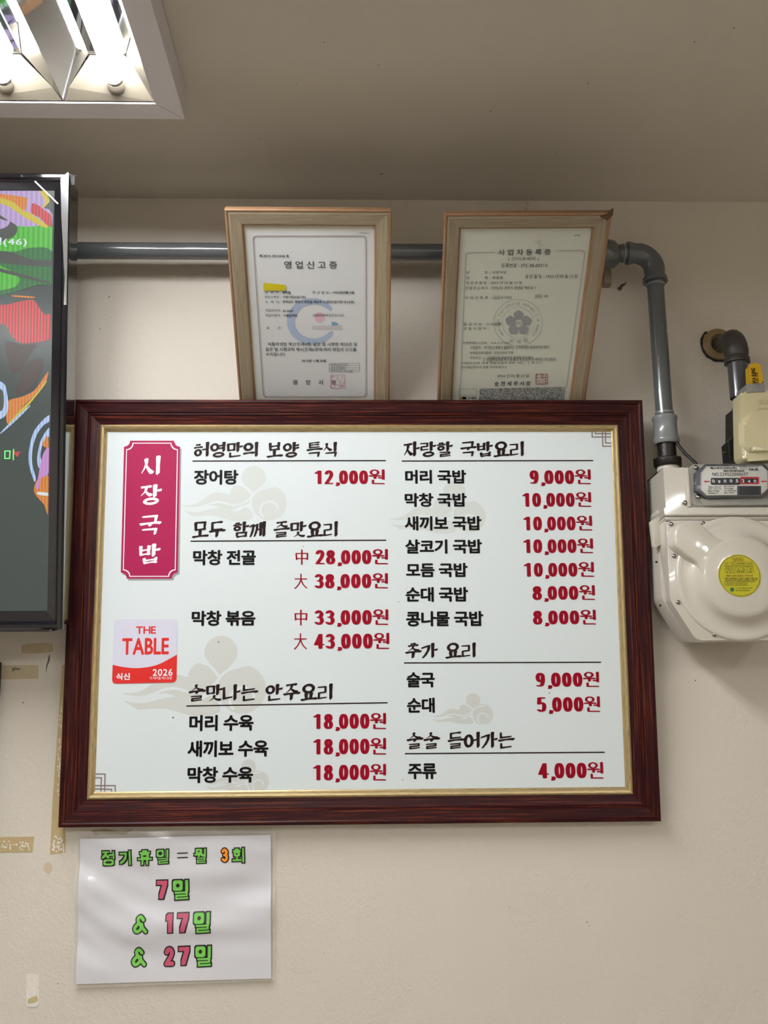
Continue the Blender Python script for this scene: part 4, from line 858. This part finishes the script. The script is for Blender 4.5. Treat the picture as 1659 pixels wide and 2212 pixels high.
# flange ledge between the two halves (octagonal in plan)
def plan(name, xs_ys, z0, z1, m, bev=.0015, dz_back=0):
    bm = bmesh.new(); a = [bm.verts.new((x, y, z1)) for x, y in xs_ys]; b = [bm.verts.new((x, y, z0)) for x, y in xs_ys]; n = len(a)
    bm.faces.new(a); bm.faces.new(b[::-1])
    for i in range(n): bm.faces.new((a[i], b[i], b[(i+1) % n], a[(i+1) % n]))
    if bev: bmesh.ops.bevel(bm, geom=list(bm.edges), offset=bev, segments=2, affect='EDGES')
    return w5(bmo(name, bm, m, None, True))
def oct_(xl, xc, yf, yb):
    P = [(xl, yb), (xl, yf+.045), (xc, yf)]; return P+[(2*cxm-x, y) for x, y in P[::-1]]
xl = at(1400, 1110, -.045).x; xc = at(1434, 1097, -.145).x
zt1, zt0 = at(1500, 1094, -.15).z, at(1500, 1119, -.15).z
plan('flange_ledge', oct_(xl, xc-.001, -.150, -.04), at(1500, 1113, -.15).z, at(1500, 1096, -.15).z, cream)
plan('flange_ledge', oct_(xl+.001, xc+.0015, -.144, -.04), at(1500, 1123, -.144).z, at(1500, 1114, -.144).z, cream, .002)
# upper housing
xu = at(1435, 1050, -.14).x; xb_ = at(1400, 1060, -.042).x
ztop = at(1460, 1010, -.14).z; zbot = at(1500, 1096, -.14).z
bm = bmesh.new(); Pn = oct_(xb_, xu, -.140, -.04); n = len(Pn)
zt_l = at(1400, 1036, -.045).z
tops = [bm.verts.new((x, y, zt_l+.0 if abs(x-cxm) > abs(xu-cxm)+.01 and True else ztop)) for x, y in Pn]; bots = [bm.verts.new((x, y, zbot-.002)) for x, y in Pn]
bm.faces.new([tops[0], tops[1], tops[4], tops[5]]) if False else None
bm.faces.new([tops[0], tops[1], tops[2]]); bm.faces.new([tops[3], tops[4], tops[5]])
tb1 = bm.verts.new((xu, -.04, ztop)); tb2 = bm.verts.new((2*cxm-xu, -.04, ztop))
bm.faces.new([tops[0], tops[2], tb1]); bm.faces.new([tops[5], tb2, tops[3]]); bm.faces.new([tops[2], tops[3], tb2, tb1]); bm.faces.new(bots[::-1])
for i in range(n-1): bm.faces.new((tops[i], bots[i], bots[i+1], tops[i+1]))
bm.faces.new((bots[0], tops[0], tb1, tb2, tops[5], bots[5]))
bmesh.ops.bevel(bm, geom=[e for e in bm.edges if e.calc_face_angle(0) > .3], offset=.003, segments=3, affect='EDGES')
w5(bmo('upper_housing', bm, cream, None, True))
w5(bmo('housing_rib', prism(pxpts([(1481, 1012), (1488, 1010), (1494, 1094), (1486, 1095)], -.146), -.1455, -.138, .0015), cream, None, True))
screw(1480, 1086, -.143, .004)
# inlet neck and union nut
ux = xv
w5(tube('inlet_neck', [(ux, PY, at(1445, 1006, PY).z), (ux, PY, at(1445, 1030, PY).z)], .0195, cream, None, 28))
nz0, nz1 = at(1444, 1009, PY).z, at(1444, 990, PY).z
w5(tube('union_nut', [(ux, PY, nz0), (ux, PY, nz0+.002), (ux, PY, nz1-.002), (ux, PY, nz1)], .024, nutm, None, 8, radii=[.0235, .0258, .0258, .023]))
# index head: clear base, dark octagon bezel, white dial plate
IY = -.152
def ipl(y): return Plane((0, y, 0), (1, 0, 0), (0, 0, 1))
base = pxpts([(1489, 1010), (1496, 1003), (1676, 1002), (1684, 1010), (1686, 1086), (1678, 1092), (1504, 1093), (1494, 1086)], IY+.004)
w5(bmo('clear_cover_base', prism(rnd(base, .003, 3), IY+.002, IY+.012, .001), mat('smoky_plastic', '#c5c5be', .12, spec=.6, coat=.5, alpha=.35), None, True))
oc = [(1502, 1021), (1524, 1002), (1650, 1001), (1668, 1018), (1669, 1058), (1650, 1075), (1527, 1077), (1502, 1060)]
w5(bmo('dial_bezel', prism(pxpts(oc, IY-.006), IY-.006, IY+.006, .002, 2), mat('dark_bezel', '#2a2b30', .15, coat=.5), None, True))
oc2 = [(1515, 1021), (1526, 1007), (1647, 1006), (1659, 1017), (1659, 1056), (1644, 1069), (1527, 1070), (1514, 1058)]
dm = mat('dial_plate', '#c6c6c2', .3); w5(bmo('dial_plate', prism(pxpts(oc2, IY-.0105), IY-.0105, IY-.005, .0008, 2), dm, None, True))
oc3 = [(1504, 1020), (1525, 1003), (1649, 1002), (1667, 1018), (1668, 1057), (1649, 1074), (1527, 1076), (1503, 1060)]
bm = bmesh.new()
A3 = pxpts(oc3, IY-.007); A4 = pxpts(oc2, IY-.0125); n = 8
va = [bm.verts.new((x, IY-.0062, z)) for x, z in A3]; vb_ = [bm.verts.new((x, IY-.0125, z)) for x, z in A4]
for i in range(n): bm.faces.new((va[i], va[(i+1) % n], vb_[(i+1) % n], vb_[i]))
w5(bmo('clear_window', bm, mat('clear_rim', '#7b7e88', .05, spec=.7, coat=.6, alpha=.45)))
dp = ipl(IY-.0106); Dc = lambda x, y: (1400+x/6.4054, 980+y/6.4054)
def onm(o): o.data.transform(inv5 @ dp.M()); o.parent = gm; return o
def dt(s, x0, y0, x1, y1, m=ink, b=.02, hh=.0004): onm(put('lettering', noto(s, ring8(b, b, 4) if b else ()), None, m, *pxrect(dp, *Dc(x0, y0), *Dc(x1, y1)), h=hh))
dt('에스씨지그리드(주)', 856, 182, 1224, 222, b=.03); dt('NO.224522000657', 888, 262, 1382, 306, b=.0); dt('G6.0L', 1392, 200, 1530, 234, b=.03)
dt('형식승인번호 제670-09-07-01호', 1262, 174, 1525, 190, b=.02); dt('제조년 1년', 1268, 200, 1370, 214, b=.02)
for s, a, b, c, d in (('Qmax = 10.0 m³/h', 832, 450, 1010, 470), ('Qmin = 0.06 m³/h', 830, 480, 1010, 498), ('Pmax = 50 kPa', 828, 508, 985, 526), ('온도방법 = H', 828, 538, 965, 556), ('Qt = 1.0 m³/h', 1052, 446, 1186, 466), ('V = 2.3 dm³', 1054, 474, 1180, 494), ('tm = -25℃~55℃', 1052, 504, 1218, 522), ('1imp / 10 dm³', 1052, 532, 1188, 550)): dt(s, a, b, c, d, b=.03)
bars = []; xx = 1045; rd_ = random.Random(5)
while xx < 1320:
    wd = rd_.choice((4, 6, 9)); a, b = Dc(xx, 224), Dc(xx+wd, 252); u = pxrect(dp, *a, *b); bars.append(([(u[0], u[1]), (u[2], u[1]), (u[2], u[3]), (u[0], u[3])], 0)); xx += wd+rd_.choice((4, 6, 8))
onm(raw('printed_bars', bars, None, ink, .0004))
def quad(nm, x0, y0, x1, y1, m, h, r=0):
    P = rnd([Dc(x0, y0), Dc(x1, y0), Dc(x1, y1), Dc(x0, y1)], r, 3) if r else [Dc(x0, y0), Dc(x1, y0), Dc(x1, y1), Dc(x0, y1)]
    onm(poly_px(nm, dp, P, None, m, h))
dark = mat('counter_black', '#0f0f10', .25); redm = mat('counter_red', '#a8182a', .35)
quad('counter_window', 866, 336, 1275, 432, dark, .0004, 3); quad('counter_red_border', 1272, 322, 1534, 422, redm, .0006, 2); quad('counter_window', 1296, 346, 1512, 404, dark, .0008)
for ch, x, y0, y1 in zip('09005', (882, 962, 1042, 1126, 1208), (360, 370, 360, 358, 358), (402, 412, 402, 400, 400)): dt(ch, x, y0, x+36, y1, white, .02, .0012)
for ch, x, y0, y1 in zip('240', (1294, 1374, 1456), (358, 368, 362), (400, 402, 402)): dt(ch, x, y0, x+34, y1, white, .02, .0014)
for x0 in (766, 1556): onm(poly_px('red_arrow', dp, [Dc(x0, 385), Dc(x0+35, 370), Dc(x0+35, 378), Dc(x0+86, 378), Dc(x0+86, 392), Dc(x0+35, 392), Dc(x0+35, 402)], None, redm, .0004))
quad('sensor_recess', 1232, 446, 1562, 574, mat('smoke_black', '#3a3b40', .15), .0003); quad('sensor_window', 1266, 462, 1530, 566, dark, .0006)
for x, y in ((1503, 1010), (1508, 1073)): screw(x, y, IY, .0042)
# clear ridge under the dial
w5(bmo('clear_ridge', prism(rnd(pxpts([(1512, 1078), (1660, 1076), (1672, 1078), (1672, 1090), (1522, 1092)], IY-.001), .002, 2), IY-.002, IY+.004, .001), MC['smoky_plastic'], None, True))
# round lime label on the cover
LY = FY-.0249
lp = Plane((0, LY, 0), (1, 0, 0), (0, 0, 1)); Lc = lambda x, y: (1480+x/9.268, 1170+y/9.268)
cu = lp.uv(*Lc(1088, 680)); rr0 = (lp.uv(*Lc(1512, 700))[0]-lp.uv(*Lc(662, 700))[0])/2
bm = bmesh.new(); bmesh.ops.create_cone(bm, cap_ends=True, segments=56, radius1=rr0, radius2=rr0, depth=.0006, matrix=Matrix.Translation((cu[0], cu[1], .0003)))
o = bmo('round_label', bm, lime); o.data.transform(inv5 @ lp.M()); o.parent = gm; o['label'] = 'lime yellow round label'
def onl(o): o.data.transform(inv5 @ lp.M()); o.parent = gm; return o
onl(raw('label_ring', [(hull2([(cu[0]+(rr0*.955)*cos(a)+.00035*cos(t), cu[1]+(rr0*.955)*sin(a)+.00035*sin(t)) for a in (2*pi*i/48, 2*pi*(i+1)/48) for t in (0, pi/2, pi, 3*pi/2)]), i) for i in range(48)], None, limeink, .0008))
tb = []
for pts in ([(785, 425), (1340, 405), (1365, 625), (800, 640)],): tb += line_px(lp, rnd([Lc(*p) for p in pts], 3, 3), .0003, True)
for a, b in (((790, 478), (1345, 462)), ((794, 532), (1352, 518)), ((798, 585), (1358, 574)), ((985, 415), (1002, 635)), ((1112, 528), (1118, 578)), ((1232, 522), (1238, 574))): tb += line_px(lp, [Lc(*a), Lc(*b)], .0003)
onl(raw('label_table', tb, None, limeink, .0008))
orng = mat('label_red_ink', '#7a3a18', .5)
def lt(s, x0, y0, x1, y1, m=limeink, b=.015): onl(put('lettering', noto(s, ring8(b, b, 4) if b else ()), None, m, *pxrect(lp, *Lc(x0, y0), *Lc(x1, y1)), h=.0009))
lt('규    격', 805, 432, 965, 460); lt('고과압조절용 가스미터', 1005, 425, 1330, 456); lt('승인기관', 808, 485, 965, 515); lt('한국기계전기전자시험연구원', 1005, 480, 1340, 508); lt('사용가스', 812, 540, 975, 570)
lt('LNG', 1040, 540, 1075, 568); lt('온도', 1150, 532, 1195, 570); lt('기압', 1280, 530, 1325, 560); lt('정  확  도', 825, 595, 975, 630); lt('제품 등급 1.5 인증', 1030, 588, 1325, 622)
lt('계량기 설치 [취급]시 주의사항', 812, 670, 1355, 708, orng, .03); lt('1. 계량기 봉인을 뜯거나 파손시 "과태료의 벌칙 또는', 762, 722, 1448, 752, b=.03); lt('2000만원 이하의 벌금"이 부과될 수 있습니다', 795, 758, 1450, 786, b=.03)
lt('2. 계량기 조작을 금하며 충격을 주지 마십시오.', 768, 790, 1405, 816); lt('3. 누설시험압력은 10kPa이하로 하십시오.', 772, 822, 1250, 848); lt('4. 옥내에 설치시 수평으로 설치하십시오.', 776, 856, 1262, 886)
lt('A/S TEL : 080)414-0388', 1005, 922, 1340, 950); lt('에스씨지그리드(주)', 1008, 962, 1298, 998, b=.02)
for k in range(3):
    c_ = lp.uv(*Lc(980+70*k, 360)); onl(raw('label_symbol', [(hull2([(c_[0]+.0032*cos(a)+.0003*cos(t), c_[1]+.0032*sin(a)+.0003*sin(t)) for a in (2*pi*i/16, 2*pi*(i+1)/16) for t in (0, pi/2, pi, 3*pi/2)]), i) for i in range(16)]+line_px(lp, [Lc(965+70*k, 340), Lc(995+70*k, 380)], .0007), None, orng, .0008))
onl(poly_px('green_mark', lp, rnd([Lc(898, 925), Lc(975, 922), Lc(980, 998), Lc(902, 1002)], 2, 3), None, mat('green_ink', '#1c6a35', .5), .0008))

# black cable from socket down behind the meter
cb = tube('black_cable', [at(1462, 955, -.075), at(1468, 965, -.08), at(1480, 980, -.085), at(1495, 993, -.09), at(1504, 1002, -.095), at(1510, 1012, -.1)], .0028, mat('cable_rubber', '#16181a', .4), None, 10)
tag(cb, 'short black cable running from the grey pipe socket down behind the gas meter', 'cable')

# ---------------------------------------------------------------- notice sheet under the menu board
nl = Plane(at(155, 2134, -.009), at(593, 2116, -.009)-at(155, 2134, -.009), (0, 0, 1))
ncorn = lambda pts: [nl.uv(*p) for p in pts]
nr = empty('closing_day_notice', 'laminated white paper notice in green and pink letters under the menu board', 'notice', M=nl.M())
def wav(u, v):
    a = .0028*sin(55*v+9*u+2*sin(11*u))+.0016*sin(30*u-38*v+1.3)+.0005*sin(150*v+60*u+4*sin(13*u))+.0011*sin(90*v-14*u+3*sin(7*u)); return a*min(1, 12*abs(v)+.1)
def gridsheet(name, c, nx, ny, h, m, th=.0):
    (ax, ay), (bx, by), (cx, cy), (dx_, dy_) = c; V = []; Fc = []
    for j in range(ny+1):
        for i in range(nx+1):
            s, t = i/nx, j/ny; x = (ax*(1-s)+bx*s)*(1-t)+(dx_*(1-s)+cx*s)*t; y = (ay*(1-s)+by*s)*(1-t)+(dy_*(1-s)+cy*s)*t; V.append((x, y, h+wav(x, y)))
    for j in range(ny):
        for i in range(nx): a = j*(nx+1)+i; Fc.append((a, a+1, a+nx+2, a+nx+1))
    return mesh(name, V, Fc, m, nr, True)
gridsheet('laminate_pouch', ncorn([(153, 2136), (593, 2118), (594, 1796), (166, 1796)]), 40, 40, -.0012, vinyl)
gridsheet('paper_sheet', ncorn([(164, 2126), (585.5, 2113.5), (585, 1803), (173, 1812)]), 90, 90, 0, mat('notice_paper', '#cfcfd4', .3, spec=.5, coat=.3))
npx = lambda x, y: (140+x/3.4563, 1780+y/3.4563)
lgreen = mat('notice_green', '#72b84e', .4); lpink = mat('notice_pink', '#b94c68', .4); lor = mat('notice_orange', '#ec8a1e', .4); lblk = mat('notice_black', '#08080a', .35)
for _m, s1, s2 in ((lgreen, '#78c458', '#68b548'),):
    nt = _m.node_tree; tc0 = nt.nodes.new('ShaderNodeTexCoord'); wv = nt.nodes.new('ShaderNodeTexWave'); wv.inputs['Scale'].default_value = 120; wv.inputs['Distortion'].default_value = 2; mx = nt.nodes.new('ShaderNodeMix'); mx.data_type = 'RGBA'
    mx.inputs[6].default_value = hexc(s1); mx.inputs[7].default_value = hexc(s2); nt.links.new(tc0.outputs['Object'], wv.inputs[0]); nt.links.new(wv.outputs[0], mx.inputs[0]); nt.links.new(mx.outputs[2], nt.nodes['Principled BSDF'].inputs['Base Color'])
def blk(ch, x0, y0, x1, y1, m, wd=.062, bo=.045):
    """outlined block letter: dark border first, colour on top"""
    a = npx(x0, y0); b = npx(x1, y1); sq = ch not in '&23'
    w_, h_ = (x1-x0), (y1-y0); asp = w_/h_
    st = glyph(ch, 'block'); st = [(curve(p, 3) if 0 else p, w) for p, w in st]
    u0, v0, u1, v1 = pxrect(nl, *a, *b); H = v1-v0; W = u1-u0; t = (wd+bo)*H
    for k, (pw, mm, hh) in enumerate(((wd+bo, lblk, .0006), (wd, m, .0013))):
        polys = []
        r_ = pw*H; pen = pen_sq(r_, r_) if sq else pen_ell(r_, r_, 0, 12); n = 0
        for p, w in st:
            q = [(u0+t+x*(W-2*t), v0+t+y*(H-2*t)) for x, y in p]; d_ = []
            for (a1, b1), (a2, b2) in zip(q, q[1:]):       # short pieces, so that they follow the ripples of the sheet
                k_ = max(1, math.ceil(math.hypot(a2-a1, b2-b1)/.004)); d_ += [(a1+(a2-a1)*e/k_, b1+(b2-b1)*e/k_) for e in range(k_)]
            q = d_+[q[-1]]; ws = w[0]; pn = [(c*ws+(1-ws)*bo*H*(1 if c > 0 else -1)*(0 if k else 1), d*ws+(1-ws)*bo*H*(1 if d > 0 else -1)*(0 if k else 1)) for c, d in pen]
            for i in range(len(q)-1):
                polys.append((hull2([(q[i][0]+c, q[i][1]+d) for c, d in pn]+[(q[i+1][0]+c, q[i+1][1]+d) for c, d in pn]), n)); n += 1
        xs = [x for f, _ in polys for x, y in f]; ys = [y for f, _ in polys for x, y in f]
        o = put('lettering' if k else 'letter_outline', polys, nr, mm, min(xs), min(ys), max(xs), max(ys), h=hh, wob=wav, step=2e-6)
for ch, x0, x1, y0, y1 in (('정', 270, 382, 192, 318), ('기', 404, 518, 188, 316), ('휴', 540, 660, 186, 314), ('일', 678, 790, 182, 306), ('월', 960, 1070, 174, 300), ('회', 1246, 1358, 168, 296)): blk(ch, x0, y0, x1, y1, lgreen, .055, .068)
blk('3', 1158, 170, 1236, 290, lor, .085, .075)
put('lettering', stroke_text('=', 'plain', pen_sq(.03, .03)), nr, lblk, *pxrect(nl, *npx(840, 212), *npx(920, 254)), h=.0006, wob=wav)
for y0, y1, x in ((408, 578, 795), (650, 824, 955), (902, 1076, 963)): blk('일', x, y0, x+148, y1, lgreen, .07, .06)
blk('7', 672, 414, 778, 568, lpink, .10, .06); blk('1', 748, 658, 828, 816, lpink, .10, .06); blk('7', 832, 656, 938, 814, lpink, .10, .06)
blk('2', 728, 910, 832, 1070, lpink, .10, .06); blk('7', 836, 908, 944, 1062, lpink, .10, .06)
blk('&', 502, 668, 638, 822, lgreen, .08, .06); blk('&', 486, 916, 622, 1074, lgreen, .08, .06)

# ---------------------------------------------------------------- things on the wall
def wallpatch(name, pts, m, label, cat, th=.0006, jag=0):
    P = pxpts(pts, -th); bm = prism(P, -th, -.00001); o = bmo(name, bm, m); tag(o, label, cat); return o
tapew = mat('worn_masking_tape', '#b09c72', .6, var=.1, vscale=90); 
_nt = tapew.node_tree; 
wallpatch('masking_tape', [(134, 1436), (141, 1436), (141, 1795), (141, 1842), (108, 1846), (113, 1740)], tapew, 'long upright strip of masking tape beside the left edge of the menu board', 'tape')
wallpatch('masking_tape', [(-30, 1809), (74, 1807), (70, 1841), (-30, 1842)], tapew, 'level strip of masking tape low on the wall left of the paper notice', 'tape')
wallpatch('masking_tape', [(-2, 1437), (82, 1437), (83, 1466), (-2, 1468)], mat('faded_tape', '#b3a486', .6, var=.12, vscale=80), 'faded level strip of tape just below the television', 'tape')
wallpatch('torn_tape_residue', [(47, 1394), (62, 1391), (112, 1390), (115, 1408), (98, 1410), (66, 1412), (46, 1411)], mat('faded_tape', '#b3a486'), 'torn tape residue right under the bottom edge of the television', 'tape')
def flakes(pts0, n, sx, sy, seed, par_label):
    rd = random.Random(seed); bm = bmesh.new()
    for k in range(n):
        x, y = pts0[0]+rd.random()*(pts0[2]-pts0[0]), pts0[1]+rd.random()*(pts0[3]-pts0[1]); a0 = rd.random()*pi
        P = [(x+sx*(.4+rd.random())*cos(a0+t)*1.0, y+sy*(.4+rd.random())*sin(a0+t)) for t in [2*pi*i/7 for i in range(7)]]
        prism(pxpts(P, -.0008), -.0009-k*.00001, -.0004, rawbm=bm)
    o = bmo('flaked_paper', bm, MC['bare_plaster']); o['kind'] = 'stuff'; tag(o, par_label, 'paper flakes'); return o
flakes((112, 1806, 138, 1840), 34, 2.2, 2.6, 1, 'white paper flakes torn into the foot of the upright tape strip')
flakes((-2, 1816, 66, 1836), 40, 2.0, 1.8, 2, 'white paper flakes along the low level tape strip')
flakes((124, 1500, 134, 1760), 40, 1.4, 3.0, 3, 'white paper flakes up the upright tape strip')
wallpatch('torn_wallpaper_patch', rnd([(57, 2103), (84, 2106), (84, 2170), (78, 2176), (57, 2174)], 2, 2), plaster, 'upright torn bare patch in the wallpaper at the lower left', 'torn patch', .0012)
wallpatch('dried_glue_spot', rnd([(60, 2158), (80, 2150), (82, 2162), (74, 2166), (60, 2168)], 3, 3), mat('glue_yellow', '#b9ab80', .5), 'dried yellow glue spot on the torn bare patch', 'stain', .0016)
wallpatch('pale_stain', [(104+9*cos(t), 1875+13*sin(t)) for t in [2*pi*k/16 for k in range(16)]], mat('stain_pale', '#bfb196', .6), 'pale oval stain under the upright tape strip', 'stain', .0002)
wallpatch('grey_scuff', [(1336, 621), (1342, 614), (1350, 611), (1354, 607), (1350, 616), (1345, 619), (1343, 625), (1337, 628), (1333, 622)], scruff, 'dark scuff mark on the wall below the pipe elbow', 'scuff', .0003)
wallpatch('grey_scuff', [(105, 1418), (108, 1412), (107, 1426), (102, 1440), (99, 1456), (100, 1438), (103, 1428)], scruff, 'thin dark scratch on the wall below the television corner', 'scuff', .0003)
wallpatch('dark_smudge', [(26, 1443), (31, 1441), (44, 1444), (43, 1448), (33, 1447), (26, 1452)], mat('smudge', '#776f60', .6), 'dark smudge on the faded tape below the television', 'scuff', .0009)
wallpatch('torn_tape_residue', [(196, 1794), (225, 1790), (262, 1796), (290, 1790), (270, 1803), (230, 1801), (205, 1804)], mat('brown_residue', '#a3927c', .6), 'brown tape residue between the menu board and the paper notice', 'tape', .0004)
bm = bmesh.new(); rd = random.Random(11)
for x, y, r in [(1268, 1992, 1.2), (1273, 2000, 1), (50, 1518, 1.5), (895, 1218, 0.1), (870, 1710, .1), (236, 641, 1.4), (216, 710, 1.2), (1502, 1470, 1.5), (1640, 1340, 1.2), (1100, 1960, 1.0), (870, 570, 1), (1350, 470, .8), (700, 2060, 1), (125, 2125, 1.2)]:
    prism(pxpts([(x+r*cos(t), y+r*sin(t)) for t in [2*pi*k/6 for k in range(6)]], -.0003), -.0003, 0, rawbm=bm)
o = bmo('wall_specks', bm, scruff); o['kind'] = 'stuff'; tag(o, 'scattered tiny dark specks on the beige wall', 'specks')
bm = bmesh.new()
for x, y, r in [(824, 376, 2.2), (1060, 240, 1.2), (1270, 180, 1.2), (818, 140, 1), (700, 90, 1), (1500, 90, 1.3), (1200, 330, 1), (1585, 60, 1.2), (560, 300, 1.0), (640, 180, .9)]:
    q = ray(x, y); p = CAM+q*((ZC-GZ)/q.z); bmesh.ops.create_cone(bm, cap_ends=True, segments=6, radius1=r*.0008, radius2=r*.0008, depth=.0006, matrix=Matrix.Translation((p.x, p.y, ZC-.0003)))
o = bmo('ceiling_specks', bm, scruff); o['kind'] = 'stuff'; tag(o, 'scattered tiny dark specks on the ceiling', 'specks')
# dark framed thing cut by the left edge, under the television
q0 = at(7, 1437, -.02); q1 = at(-1, 1600, -.02)
bf = empty('dark_picture_frame', 'black-edged frame hanging under the television, only its right edge showing', 'picture frame', loc=(q0.x-.30, -.02, at(0, 1437, -.02).z-.42))
def lb(name, a, b, m): bm = bmesh.new(); box(bm, *a, *b, .0015); return bmo(name, bm, m, bf, True)
sk_ = at(5, 1437, -.02).z-bf.location.z
for nm, a, b in (('frame_rail', (.291, -.006, 0), (.300, .018, .42)), ('frame_rail', (0, -.006, 0), (.009, .018, .42)), ('frame_rail', (.0095, -.006, .411), (.2905, .018, .42)), ('frame_rail', (.0095, -.006, 0), (.2905, .018, .009))): lb(nm, a, b, blackm)
lb('picture_panel', (.009, .001, .009), (.291, .016, .411), mat('pale_panel', '#b9b0bd', .4))
bf.rotation_euler = (0, radians(-1.2), 0)
